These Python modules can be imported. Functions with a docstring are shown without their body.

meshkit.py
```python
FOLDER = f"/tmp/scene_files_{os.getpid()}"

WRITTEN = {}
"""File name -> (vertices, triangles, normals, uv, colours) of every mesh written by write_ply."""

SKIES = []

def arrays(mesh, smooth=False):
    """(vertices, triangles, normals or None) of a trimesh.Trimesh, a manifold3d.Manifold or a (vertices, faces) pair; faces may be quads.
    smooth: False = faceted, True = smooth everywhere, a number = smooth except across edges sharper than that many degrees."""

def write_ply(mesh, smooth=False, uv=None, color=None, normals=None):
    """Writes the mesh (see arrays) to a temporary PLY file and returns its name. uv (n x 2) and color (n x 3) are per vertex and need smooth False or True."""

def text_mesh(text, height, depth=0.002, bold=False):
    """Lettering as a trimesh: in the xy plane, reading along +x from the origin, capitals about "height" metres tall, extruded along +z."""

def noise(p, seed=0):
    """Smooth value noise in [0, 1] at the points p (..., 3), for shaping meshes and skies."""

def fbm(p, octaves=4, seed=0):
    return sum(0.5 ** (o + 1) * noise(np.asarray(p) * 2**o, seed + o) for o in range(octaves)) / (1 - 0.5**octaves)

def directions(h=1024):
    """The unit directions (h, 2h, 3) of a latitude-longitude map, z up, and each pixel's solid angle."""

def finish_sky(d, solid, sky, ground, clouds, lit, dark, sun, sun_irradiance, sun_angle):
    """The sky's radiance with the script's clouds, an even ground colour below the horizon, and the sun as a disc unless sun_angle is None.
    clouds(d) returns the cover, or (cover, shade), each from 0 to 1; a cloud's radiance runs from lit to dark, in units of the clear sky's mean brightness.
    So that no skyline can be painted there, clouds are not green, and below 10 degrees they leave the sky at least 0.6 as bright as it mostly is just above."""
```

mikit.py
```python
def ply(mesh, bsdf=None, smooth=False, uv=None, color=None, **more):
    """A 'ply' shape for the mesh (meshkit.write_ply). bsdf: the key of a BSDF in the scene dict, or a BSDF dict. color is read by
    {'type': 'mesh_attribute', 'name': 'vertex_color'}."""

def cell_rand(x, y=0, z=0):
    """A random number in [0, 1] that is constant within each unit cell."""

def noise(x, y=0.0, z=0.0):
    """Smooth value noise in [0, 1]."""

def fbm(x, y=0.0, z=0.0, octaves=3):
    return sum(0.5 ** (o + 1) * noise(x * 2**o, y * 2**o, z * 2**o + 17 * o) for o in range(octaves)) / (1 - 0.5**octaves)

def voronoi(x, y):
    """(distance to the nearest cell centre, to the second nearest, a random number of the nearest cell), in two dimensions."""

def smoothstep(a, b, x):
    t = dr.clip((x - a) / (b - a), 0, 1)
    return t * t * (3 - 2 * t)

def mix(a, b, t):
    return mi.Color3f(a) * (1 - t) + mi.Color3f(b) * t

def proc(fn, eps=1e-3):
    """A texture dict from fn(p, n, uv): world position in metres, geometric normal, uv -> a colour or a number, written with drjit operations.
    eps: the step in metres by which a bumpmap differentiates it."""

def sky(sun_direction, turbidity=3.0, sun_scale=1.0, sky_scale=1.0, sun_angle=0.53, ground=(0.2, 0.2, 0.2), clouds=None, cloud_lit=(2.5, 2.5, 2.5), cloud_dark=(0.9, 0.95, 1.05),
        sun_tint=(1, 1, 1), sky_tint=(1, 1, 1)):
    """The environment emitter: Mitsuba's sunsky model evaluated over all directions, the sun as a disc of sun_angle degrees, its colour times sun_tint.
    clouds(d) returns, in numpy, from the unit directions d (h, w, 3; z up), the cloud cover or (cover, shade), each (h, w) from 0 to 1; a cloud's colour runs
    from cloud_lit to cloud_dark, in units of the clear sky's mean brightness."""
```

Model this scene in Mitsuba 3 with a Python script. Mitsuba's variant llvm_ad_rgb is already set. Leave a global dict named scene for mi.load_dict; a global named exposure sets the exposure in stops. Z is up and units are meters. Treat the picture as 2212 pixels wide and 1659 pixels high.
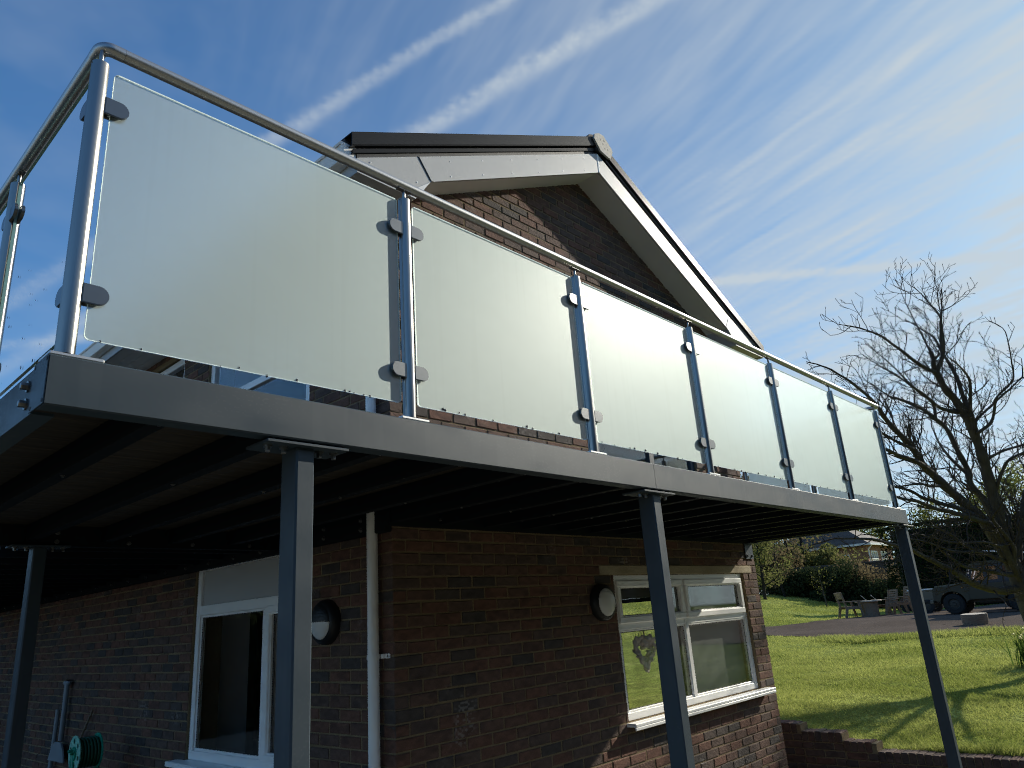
import math, random
import numpy as np, trimesh, drjit as dr, mitsuba as mi, mikit, meshkit
from mitsuba import ScalarTransform4f as T
from shapely.geometry import Polygon, box as sbox
from shapely.ops import unary_union

# ------------------------------------------------------------------ camera, sky, exposure
EYE = np.array([-0.5025, -2.058, -0.7372])
_yaw, _pitch, _roll, FPX = 0.7353, 0.31, -0.0722, 1581.7
FWD = np.array([math.cos(_yaw)*math.cos(_pitch), math.sin(_yaw)*math.cos(_pitch), math.sin(_pitch)])
_r = np.array([math.sin(_yaw), -math.cos(_yaw), 0.0]); _u = np.cross(_r, FWD)
UP = -math.sin(_roll)*_r + math.cos(_roll)*_u
exposure = 2.45
SUN = (0.862, -0.246, 0.456)

def ss(a, b, x):
    t = np.clip((x-a)/(b-a), 0, 1); return t*t*(3-2*t)

def clouds(d):
    z = np.maximum(d[..., 2], 0.03)
    u, v = d[..., 0]/z, d[..., 1]/z
    P = lambda a, b, c=0.0: np.stack([a, b, np.full_like(a, c)], -1)
    # high cirrus: fibres drawn out along the wind, roughly along y, bent by a slow warp
    warp = meshkit.fbm(P(u*0.9, v*0.5, 3.1), 3, 5) - 0.5
    s = u - 0.25*v + 0.16*warp
    s2 = u - 0.34*v + 0.22*(meshkit.fbm(P(u*2.2, v*1.6, 9.3), 4, 6) - 0.5)
    fine = meshkit.fbm(P(s*15.0, v*2.2, 1.0), 5, 11) - 0.5 + 0.8*(meshkit.fbm(P(s2*34.0, v*5.5, 4.0), 4, 13) - 0.5)
    broad = meshkit.fbm(P(s*3.0, v*0.8, 7.0), 4, 21)
    wisp = np.clip(1 - np.abs(meshkit.fbm(P(s2*7.0, v*0.55, 5.0), 3, 17) - 0.5)*9, 0, 1)
    puff = meshkit.fbm(P(u*5.0, v*5.0, 2.0), 5, 31)
    az = np.arctan2(d[..., 1], d[..., 0])
    elev = np.degrees(np.arcsin(np.clip(d[..., 2], 0, 1)))
    cosun = d @ (np.array(SUN)/np.linalg.norm(SUN))
    tow = np.clip((cosun - 0.1)/0.9, 0, 1)
    veil = 0.70*tow**2.7 + 0.30*ss(40, 6, elev)*tow**1.5
    cov = veil*(1 + 0.85*fine + 0.7*(broad - 0.5)) + tow**1.3*(0.11*np.clip(fine*2, 0, 1) + 0.06*wisp) + np.clip(puff - 0.42, 0, 1)*0.30*(1 - 0.5*tow)
    def trail(p0, p1, w0, w1, amp, seed, a=-9, b=9):
        p0, p1 = np.array(p0), np.array(p1); L = np.linalg.norm(p1-p0); t_ = (p1-p0)/L
        along = (u-p0[0])*t_[0] + (v-p0[1])*t_[1]
        across = (u-p0[0])*-t_[1] + (v-p0[1])*t_[0]
        n = meshkit.fbm(P(along*14, across*14, seed), 4, seed) - 0.5
        m = meshkit.fbm(P(along*70, across*60, seed+2), 3, seed+3)
        w = w0 + (w1-w0)*np.clip(along/L, -0.6, 1.4)
        q = (across + 0.020*n + 0.012*(m-0.5)) / w
        return amp*np.exp(-np.abs(q)**2.6*1.5)*(0.55+0.85*m)*(along > a)*(along < b)
    cov = cov + trail((.663, 1.216), (.757, .627), .027, .015, .36, 41) + trail((.872, 1.011), (.945, .453), .036, .027, .40, 51)
    cov = cov + trail((2.08, .967), (2.716, .203), .044, .036, .40, 61)
    cov = np.clip(cov, 0, 0.90)
    cov = np.maximum(cov, 0.75*np.clip((11-elev)/11, 0, 1)**1.3)
    return cov, np.zeros_like(cov) + 0.15*(1-tow)

scene = {
    "camera": {"type": "perspective", "fov": 2*math.degrees(math.atan(1106/FPX)), "fov_axis": "x", "near_clip": 0.05, "far_clip": 2000.0,
               "to_world": T().look_at(origin=EYE.tolist(), target=(EYE+FWD).tolist(), up=UP.tolist())},
    "daylight": mikit.sky(SUN, turbidity=3, ground=(0.10, 0.12, 0.06), clouds=clouds, cloud_lit=(1.84, 2.06, 2.20), cloud_dark=(1.45, 1.6, 1.74), sky_tint=(0.60, 0.90, 1.20), sky_scale=0.80, sun_tint=(0.83, 1.0, 1.32)),
}
labels = {}
rng = np.random.default_rng(7)
random.seed(7)

# ------------------------------------------------------------------ helpers
_used = {}
def numbered(name):
    n = _used.get(name, 0); _used[name] = n+1
    return name if n == 0 else "%s_%03d" % (name, n)

def put(name, mesh, bsdf, label=None, cat=None, group=None, kind=None, **kw):
    key = numbered(name)
    scene[key] = mikit.ply(mesh, bsdf, **kw)
    tag(key, label, cat, group, kind)
    return key

def tag(key, label=None, cat=None, group=None, kind=None):
    d = {k: v for k, v in dict(label=label, category=cat, group=group, kind=kind).items() if v}
    if d: labels[key] = d

def thing(name, label, cat, group=None):
    key = numbered(name); tag(key, label, cat, group); return key

def join(ms):
    V, F, o = [], [], 0
    for v, f in ms:
        v = np.asarray(v, float); f = np.asarray(f, int)
        if f.shape[1] == 4: f = np.vstack([f[:, [0, 1, 2]], f[:, [0, 2, 3]]])
        V.append(v); F.append(f+o); o += len(v)
    return np.vstack(V), np.vstack(F)

_BQ = np.array([[0, 1, 3, 2], [4, 6, 7, 5], [0, 4, 5, 1], [2, 3, 7, 6], [0, 2, 6, 4], [1, 5, 7, 3]])
def bx(x0, x1, y0, y1, z0, z1):
    x0, x1 = min(x0, x1), max(x0, x1); y0, y1 = min(y0, y1), max(y0, y1); z0, z1 = min(z0, z1), max(z0, z1)
    v = np.array([[x, y, z] for x in (x0, x1) for y in (y0, y1) for z in (z0, z1)], float)
    return v, np.vstack([_BQ[:, [0, 1, 2]], _BQ[:, [0, 2, 3]]])

_c = []
for _s in np.ndindex(2, 2, 2):
    for _k in range(3): _c.append((_s, _k))
def cb(x0, x1, y0, y1, z0, z1, c=0.003):
    """a box with chamfered edges"""
    lo = np.array([min(x0, x1), min(y0, y1), min(z0, z1)]); hi = np.array([max(x0, x1), max(y0, y1), max(z0, z1)])
    c = min(c, 0.3*(hi-lo).min())
    pts = []
    for s, k in _c:
        p = np.where(np.array(s) == 1, hi-c, lo+c); p[k] = hi[k] if s[k] else lo[k]
        pts.append(p)
    h = trimesh.convex.convex_hull(np.array(pts))
    return np.array(h.vertices), np.array(h.faces)

def tube(pts, radii, sides=10, caps=True):
    p = np.asarray(pts, float); n = len(p); radii = np.broadcast_to(radii, (n,))
    t = np.gradient(p, axis=0); t /= np.linalg.norm(t, axis=1, keepdims=True)+1e-12
    ref = np.array([0, 0, 1.0]) if abs(t[0][2]) < 0.9 else np.array([1.0, 0, 0])
    a = np.cross(t[0], ref); a /= np.linalg.norm(a); A = []
    for i in range(n):
        a = a - t[i]*(a@t[i]); a /= np.linalg.norm(a)+1e-12; A.append(a)
    A = np.array(A); B = np.cross(t, A); g_ = np.arange(sides)*2*np.pi/sides
    v = p[:, None]+radii[:, None, None]*(np.cos(g_)[None, :, None]*A[:, None]+np.sin(g_)[None, :, None]*B[:, None])
    i, j = np.meshgrid(np.arange(n-1), np.arange(sides), indexing="ij")
    q = np.stack([i*sides+j, i*sides+(j+1) % sides, (i+1)*sides+(j+1) % sides, (i+1)*sides+j], -1).reshape(-1, 4)
    f = np.vstack([q[:, [0, 1, 2]], q[:, [0, 2, 3]]]); v = v.reshape(-1, 3)
    if caps:
        e = [[0, k+1, k] for k in range(1, sides-1)]+[[(n-1)*sides, (n-1)*sides+k, (n-1)*sides+k+1] for k in range(1, sides-1)]
        f = np.vstack([f, e])
    return v, f

def lathe(profile, sides=24, origin=(0, 0, 0), axis=2):
    """profile: (radius, height) pairs"""
    pr = np.asarray(profile, float); g_ = np.arange(sides)*2*np.pi/sides
    v = np.stack([pr[:, None, 0]*np.cos(g_), pr[:, None, 0]*np.sin(g_), np.repeat(pr[:, 1:2], sides, 1)], -1)
    n = len(pr); i, j = np.meshgrid(np.arange(n-1), np.arange(sides), indexing="ij")
    q = np.stack([i*sides+j, i*sides+(j+1) % sides, (i+1)*sides+(j+1) % sides, (i+1)*sides+j], -1).reshape(-1, 4)
    v = v.reshape(-1, 3)
    if axis == 0: v = v[:, [2, 0, 1]]
    if axis == 1: v = v[:, [1, 2, 0]]
    return v+np.array(origin), np.vstack([q[:, [0, 1, 2]], q[:, [0, 2, 3]]])

def prism(poly, a0, a1, plane="xz"):
    """a 2D polygon (points or shapely) extruded along the remaining axis from a0 to a1"""
    P = poly if isinstance(poly, Polygon) else Polygon(poly)
    m = trimesh.creation.extrude_polygon(P, abs(a1-a0), engine="earcut")
    v = np.array(m.vertices); f = np.array(m.faces); w = v[:, 2]+min(a0, a1)
    if plane == "xz": return np.stack([v[:, 0], w, v[:, 1]], 1), f[:, ::-1]
    if plane == "yz": return np.stack([w, v[:, 0], v[:, 1]], 1), f
    return np.stack([v[:, 0], v[:, 1], w], 1), f

def rot_z(m, ang, at=(0, 0, 0)):
    c_, s_ = math.cos(ang), math.sin(ang); v = np.asarray(m[0], float)
    return np.stack([v[:, 0]*c_-v[:, 1]*s_+at[0], v[:, 0]*s_+v[:, 1]*c_+at[1], v[:, 2]+at[2]], 1), m[1]

def hexbolt(p, r, h, axis):
    """hexagon head with a domed nut face and washer, pointing along axis ('-z', '-x', ...)"""
    s = -1 if axis[0] == "-" else 1; k = "xyz".index(axis[-1])
    w = lathe([(0, 0), (r*1.55, 0), (r*1.55, .25*h), (0, .25*h)], 14); n = lathe([(0, .2*h), (r, .2*h), (r, .88*h), (r*.82, h), (0, h)], 6)
    v, f = join([w, n]); v = v*[1, 1, s]
    if s < 0: f = f[:, ::-1]
    v = v[:, [[2, 0, 1], [1, 2, 0], [0, 1, 2]][k]]
    return v+np.array(p), f

def ss(a, b, x):
    t = np.clip((x-a)/(b-a), 0, 1); return t*t*(3-2*t)

# ------------------------------------------------------------------ materials
def P(**k): return {"type": "principled", **{a: ({"type": "rgb", "value": list(b)} if isinstance(b, (tuple, list)) else b) for a, b in k.items()}}
def two(d): return {"type": "twosided", "b": d}
noise, fbm, mix, sst = mikit.noise, mikit.fbm, mikit.mix, mikit.smoothstep

def brick_col(p, n, uv):
    t = uv.x; k = uv.y
    c = mix((.142, .074, .053), (.122, .073, .056), sst(.22, .38, t))
    c = mix(c, (.108, .074, .060), sst(.48, .60, t))
    c = mix(c, (.074, .062, .056), sst(.74, .86, t))
    c = mix(c, (.155, .080, .058), sst(.955, .965, t))
    g1 = fbm(p.x*28+k*40, p.y*28, p.z*34, 3)
    g2 = noise(p.x*260, p.y*260, p.z*260)
    c = c*(0.62+0.72*g1)*(0.80+0.4*g2)
    smoke = sst(.50, .72, fbm(p.x*9+k*90, p.y*9, p.z*16, 2))
    c = mix(c, c*mi.Color3f(.62, .66, .72), smoke*.7)
    bloom = sst(.66, .80, fbm(p.x*3.1+4, p.y*3.1, p.z*2.3+9, 3))*sst(.45, .75, noise(p.x*60, p.y*60, p.z*70))
    return mix(c, (.30, .28, .26), bloom*.5)
def brick_h(p, n, uv): return fbm(p.x*55, p.y*55, p.z*60, 3)*0.5+noise(p.x*230, p.y*230, p.z*230)*0.35
scene["m_brick"] = two({"type": "bumpmap", "tex": mikit.proc(brick_h, 1.5e-3), "scale": 0.006, "b": P(base_color=mikit.proc(brick_col), roughness=.85, specular=.25)})
def mortar_col(p, n, uv):
    a = fbm(p.x*6, p.y*6, p.z*6, 3); b = noise(p.x*200, p.y*200, p.z*200)
    return mix((.155, .118, .070), (.250, .192, .115), a)*(.75+.5*b)
scene["m_mortar"] = two(P(base_color=mikit.proc(mortar_col), roughness=.95, specular=.1))
def powder_col(p, n, uv):
    a = fbm(p.x*1.7, p.y*2.1, p.z*3, 3); s_ = sst(.60, .8, noise(p.x*33, p.y*33, p.z*2.2))
    d = sst(.72, .78, noise(p.x*140, p.y*140, p.z*140))*sst(.5, .7, a)
    return mix(mix((.027, .043, .057), (.038, .056, .071), a), (.11, .13, .14), s_*.07+d*.14)
scene["m_powder"] = two(P(base_color=mikit.proc(powder_col), roughness=mikit.proc(lambda p, n, uv: .38+.22*fbm(p.x*5, p.y*5, p.z*9, 2)), specular=.38))
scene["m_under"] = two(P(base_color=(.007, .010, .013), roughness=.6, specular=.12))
def steel_h(p, n, uv): return noise(p.x*60, p.y*60, p.z*900)
scene["m_steel"] = two(P(base_color=(.36, .345, .325), metallic=1.0, roughness=mikit.proc(lambda p, n, uv: .20+.10*fbm(p.x*9, p.y*9, p.z*9, 2)), anisotropic=.3))
scene["m_rail"] = two(P(base_color=(.52, .52, .51), metallic=1.0, roughness=.40))
scene["m_clamp"] = two(P(base_color=(.19, .197, .20), metallic=1.0, roughness=.33))
scene["m_zinc"] = two(P(base_color=(.24, .24, .235), metallic=1.0, roughness=.32))
scene["m_alu"] = two(P(base_color=(.60, .61, .62), metallic=1.0, roughness=.42))
def frost_col(p, n, uv): return mi.Color3f(.88, .96, .925)*(.97+.04*fbm(p.x*2.2, p.y*2, p.z*1.6, 3)+.025*noise(p.x*420, p.y*420, p.z*420))
def etch_col(p, n, uv):
    cloudy = fbm(p.x*1.3+3, p.y, p.z*2.1+.6*p.x, 4); wipe = fbm(p.x*3.4, p.y, p.z*11+p.x*5, 3); run = sst(.62, .80, noise(p.x*46, p.y, p.z*.9))
    low = sst(.22, .06, p.z)*noise(p.x*30, p.y, p.z*60)
    return mi.Color3f(.43, .51, .56)*(.90+.14*cloudy+.07*wipe-.05*run-.10*low+.05*noise(p.x*500, p.y*500, p.z*500))
scene["m_frost"] = {"type": "blendbsdf", "weight": .54,
    "through": {"type": "principledthin", "base_color": mikit.proc(frost_col), "roughness": .38, "spec_trans": .95, "diff_trans": 1.2, "eta": 1.52},
    "etched": two({"type": "roughplastic", "int_ior": 3.5, "alpha": .50, "nonlinear": False, "specular_reflectance": {"type": "rgb", "value": [.83, .99, .96]}, "diffuse_reflectance": mikit.proc(etch_col)})}
scene["m_glass_edge"] = {"type": "principledthin", "base_color": {"type": "rgb", "value": [.86, .97, .93]}, "roughness": .3, "spec_trans": .0, "diff_trans": 1.3, "eta": 1.5}
scene["m_pane"] = {"type": "thindielectric", "int_ior": 1.52}
scene["m_drop"] = two(P(base_color=(.015, .018, .02), roughness=.08, specular=.6))
def upvc_col(p, n, uv): return mi.Color3f(.86, .86, .84)*(.90+.12*fbm(p.x*4, p.y*4, p.z*6, 3))
scene["m_upvc"] = two(P(base_color=mikit.proc(upvc_col), roughness=.30, specular=.5))
scene["m_cladding"] = two(P(base_color=(.44, .445, .44), roughness=.45, specular=.25))
scene["m_soffit"] = two(P(base_color=(.70, .70, .68), roughness=.5, specular=.3))
scene["m_gasket"] = two(P(base_color=(.02, .02, .022), roughness=.6))
scene["m_verge"] = two(P(base_color=mikit.proc(lambda p, n, uv: mi.Color3f(.017, .018, .020)*(.8+.5*fbm(p.x*3, p.y*20, p.z*3, 3))), roughness=.34, specular=.12))
scene["m_tile"] = two(P(base_color=mikit.proc(lambda p, n, uv: mi.Color3f(.055, .050, .048)*(.6+.8*fbm(p.x*4, p.y*4, p.z*4, 4))), roughness=.8))
scene["m_cap"] = two(P(base_color=mikit.proc(lambda p, n, uv: mix((.25, .235, .20), (.44, .42, .37), fbm(p.x*26, p.y*26, p.z*26, 3))), roughness=.7))
def conc_col(p, n, uv): return mix((.27, .22, .14), (.42, .36, .25), fbm(p.x*5, p.y*5, p.z*12, 3))*(.8+.4*noise(p.x*150, p.y*150, p.z*150))
scene["m_concrete"] = two(P(base_color=mikit.proc(conc_col), roughness=.9))
def board_col(p, n, uv):
    return mix((.030, .025, .018), (.060, .050, .037), fbm(p.x*3.5, p.y*40, p.z*4, 3))*(.8+.4*noise(p.x*12, p.y*160, 1))
scene["m_board"] = two(P(base_color=mikit.proc(board_col), roughness=.55, specular=.3))
scene["m_plaster"] = two(P(base_color=(.46, .48, .45), roughness=.95))
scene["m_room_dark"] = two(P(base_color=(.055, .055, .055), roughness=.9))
scene["m_ribbon"] = two(P(base_color=(.30, .27, .21), roughness=.95))
scene["m_black"] = two(P(base_color=(.012, .014, .016), roughness=.45, specular=.4))
scene["m_opal"] = two(P(base_color=(.66, .66, .64), roughness=.35, specular=.4))
scene["m_shell"] = two(P(base_color=mikit.proc(lambda p, n, uv: mix((.40, .36, .30), (.56, .51, .43), noise(p.x*40, p.y*40, p.z*40))), roughness=.7))
scene["m_green_plastic"] = two(P(base_color=(.015, .30, .19), roughness=.35, specular=.5))
scene["m_mint"] = two(P(base_color=(.22, .52, .40), roughness=.35, specular=.5))
scene["m_hose"] = two(P(base_color=(.010, .10, .05), roughness=.5))
scene["m_tool"] = two(P(base_color=(.23, .26, .28), roughness=.45))
def wood_col(p, n, uv): return mix((.125, .090, .060), (.26, .19, .13), fbm(p.x*10, p.y*10, p.z*40, 3))
scene["m_wood"] = two(P(base_color=mikit.proc(wood_col), roughness=.8))
def endgrain(p, n, uv): return mix((.40, .33, .24), (.55, .48, .38), fbm(p.x*14, p.y*14, p.z, 3))
scene["m_endgrain"] = two(P(base_color=mikit.proc(endgrain), roughness=.9))
def lawn_col(p, n, uv):
    a = fbm(p.x*.55, p.y*.55, 2, 3); b = fbm(p.x*6, p.y*6, 5, 3); k = noise(p.x*45, p.y*45, 8)
    c = mix((.230, .270, .060), (.335, .365, .098), sst(.3, .7, a))
    return mix(c, (.30, .30, .09), sst(.55, .78, b)*.5)*(.40+1.1*k)*(.72+.56*noise(p.x*3.1, p.y*9, 6))
def lawn_h(p, n, uv): return fbm(p.x*11, p.y*11, 0, 3)*.7+noise(p.x*55, p.y*55, 3)*.5
scene["m_lawn"] = two({"type": "bumpmap", "tex": mikit.proc(lawn_h, 8e-3), "scale": 0.045, "b": P(base_color=mikit.proc(lawn_col), roughness=.95, specular=0.0)})
def grass_col(p, n, uv):
    a = fbm(p.x*.55, p.y*.55, 2, 3); k = mikit.cell_rand(p.x*40, p.y*40, 2)
    return mix(mix((.245, .295, .062), (.370, .410, .112), sst(.3, .7, a)), (.40, .40, .16), k*k*.6)
scene["m_grass"] = {"type": "principledthin", "base_color": mikit.proc(grass_col), "roughness": .45, "diff_trans": .9, "spec_trans": 0.0, "eta": 1.35}
def tarmac_col(p, n, uv):
    a = fbm(p.x*.6, p.y*.6, 4, 4); b = noise(p.x*28, p.y*28, 1)
    return mix((.070, .053, .041), (.122, .096, .078), a)*(.7+.6*b)
scene["m_tarmac"] = two(P(base_color=mikit.proc(tarmac_col), roughness=.95, specular=0.02))
def patio_col(p, n, uv): return mix((.110, .106, .084), (.165, .158, .125), fbm(p.x*2, p.y*2, 3, 4))*(.8+.4*noise(p.x*60, p.y*60, 1))
scene["m_patio"] = two(P(base_color=mikit.proc(patio_col), roughness=.95, specular=0.05))
def bark_col(p, n, uv):
    a = fbm(p.x*9, p.y*9, p.z*9, 3); m_ = sst(.55, .75, fbm(p.x*3, p.y*3, p.z*3, 3))
    return mix(mix((.030, .025, .020), (.085, .073, .060), a), (.050, .058, .022), m_*.55)
scene["m_bark"] = two(P(base_color=mikit.proc(bark_col), roughness=.9))
scene["m_twig"] = two(P(base_color=(.042, .033, .026), roughness=.9))
scene["m_hedge_core"] = two(P(base_color=(.022, .034, .014), roughness=.95))
scene["m_bark_dark"] = two(P(base_color=(.020, .017, .014), roughness=.95))
def leaf(name, c0, c1, tr=.6, rough=.5):
    scene[name] = {"type": "principledthin", "base_color": mikit.proc(lambda p, n, uv: mix(c0, c1, mikit.cell_rand(p.x*5, p.y*5, p.z*5))), "roughness": rough, "diff_trans": tr, "spec_trans": 0.0, "eta": 1.4}
leaf("m_leaf_olive", (.105, .120, .040), (.200, .205, .075), .9)
leaf("m_leaf_dark", (.024, .038, .018), (.066, .084, .040), .5, .22)
leaf("m_leaf_hedge", (.014, .026, .010), (.032, .048, .016), .4)
leaf("m_leaf_spring", (.105, .125, .032), (.200, .205, .060), .9)
leaf("m_leaf_rust", (.115, .088, .048), (.205, .170, .095), .8)
leaf("m_leaf_daff", (.040, .085, .018), (.080, .130, .030), .8)
scene["m_petal"] = {"type": "principledthin", "base_color": {"type": "rgb", "value": [.75, .72, .45]}, "roughness": .6, "diff_trans": .9, "spec_trans": 0.0, "eta": 1.4}
scene["m_truck"] = two(P(base_color=(.072, .064, .044), roughness=.55, specular=.2))
scene["m_truck_light"] = two(P(base_color=(.15, .135, .10), roughness=.6, specular=.3))
scene["m_tyre"] = two(P(base_color=(.018, .018, .018), roughness=.85))
scene["m_blue"] = two(P(base_color=(.035, .06, .16), roughness=.35, specular=.5, clearcoat=.5))
scene["m_white"] = two(P(base_color=(.76, .76, .74), roughness=.4))
scene["m_red"] = two(P(base_color=(.05, .014, .010), roughness=.4))
scene["m_amber"] = two(P(base_color=(.75, .22, .04), roughness=.2))
scene["m_slate"] = two(P(base_color=mikit.proc(lambda p, n, uv: mi.Color3f(.085, .075, .066)*(.6+.8*fbm(p.x*2, p.y*2, p.z*5, 3))), roughness=.8))
scene["m_farbrick"] = two(P(base_color=mikit.proc(lambda p, n, uv: mix((.20, .105, .07), (.31, .17, .115), noise(p.x*5, p.y*5, p.z*13))), roughness=.9))
scene["m_oldwall"] = two(P(base_color=mikit.proc(lambda p, n, uv: mix((.07, .055, .042), (.13, .105, .08), fbm(p.x*3, p.y*3, p.z*8, 3))), roughness=.95))
scene["m_darkglass"] = two(P(base_color=(.02, .025, .03), roughness=.05, specular=.7))
scene["m_rim"] = two(P(base_color=(.035, .033, .027), roughness=.6))
scene["m_blind"] = two(P(base_color=(.17, .195, .17), roughness=.95))
scene["m_cab"] = two(P(base_color=(.026, .030, .040), roughness=.5))
scene["m_clear_edge"] = two(P(base_color=(.20, .36, .34), roughness=.2, specular=.5))

# ------------------------------------------------------------------ ground
GZ = -2.65
D0 = 1.612            # front wall plane (y)
XC, XR = 2.350, 7.267 # left and right corners of the house (x)
YB = 12.0             # rear of the house
WX = 8.30             # face of the garden retaining wall
def g(x, y):
    x = np.asarray(x, float); y = np.asarray(y, float)
    return -2.35+.0225*(np.clip(x, WX, 33)-WX)+.27*ss(.9, 2.6, y)*np.exp(-np.clip(x-WX, 0, 99)/5)+1.45*ss(12.3, 22, y)*ss(18, 30, x)
def gb(x, y):  # with the small unevenness of mown turf
    q = np.stack([np.asarray(x, float)*.5, np.asarray(y, float)*.5, np.zeros_like(np.asarray(x, float))], -1)
    return g(x, y)+.10*(meshkit.fbm(q, 3, 3)-.5)*ss(8.5, 11, np.asarray(x, float))
def grid(xs, ys, zf):
    X, Y = np.meshgrid(xs, ys, indexing="ij"); Z = zf(X, Y); n, m = X.shape
    i, j = np.meshgrid(np.arange(n-1), np.arange(m-1), indexing="ij")
    q = np.stack([i*m+j, (i+1)*m+j, (i+1)*m+j+1, i*m+j+1], -1).reshape(-1, 4)
    return np.stack([X, Y, Z], -1).reshape(-1, 3), np.vstack([q[:, [0, 1, 2]], q[:, [0, 2, 3]]])
xs = np.concatenate([np.arange(WX+.13, 14, .2), np.arange(14, 60, .6), np.geomspace(60, 900, 26)])
ys = np.concatenate([-np.geomspace(900, 22, 26), np.arange(-20, -3, .8), np.arange(-3, 8, .2), np.arange(8, 45, .6), np.geomspace(45, 900, 26)])
put("lawn", grid(xs, ys, gb), "m_lawn", "mown green garden lawn rising away from the brick retaining wall", kind="structure", smooth=True)
put("patio_ground", bx(-900, WX+.14, -900, 900, GZ-.5, GZ), "m_patio", "grey paved ground around the house below the balcony", kind="structure")
drive = Polygon([(25.9, 11.6), (25.78, 10.38), (24.28, 8.04), (23.03, 5.71), (23.4, 5.13), (24.42, 4.61), (24.38, 3.56), (24.04, 2.57), (23.8, 1.3), (23.2, -6), (22, -30), (60, -30), (56, 4), (44, 8.4), (40, 9.6), (38.7, 10.2), (35.9, 11.46), (33.0, 11.83), (32.3, 12.44), (31.2, 12.94), (29.5, 14), (27, 15.5)])
v2, f2 = trimesh.creation.triangulate_polygon(drive, engine="earcut")
v3, f3 = trimesh.remesh.subdivide_to_size(np.c_[v2, np.zeros(len(v2))], f2, 1.0)
v3[:, 2] = gb(v3[:, 0], v3[:, 1])+.03
put("driveway", (v3, f3), "m_tarmac", "dark tarmac driveway curving through the lawn", kind="structure", smooth=True)

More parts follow.
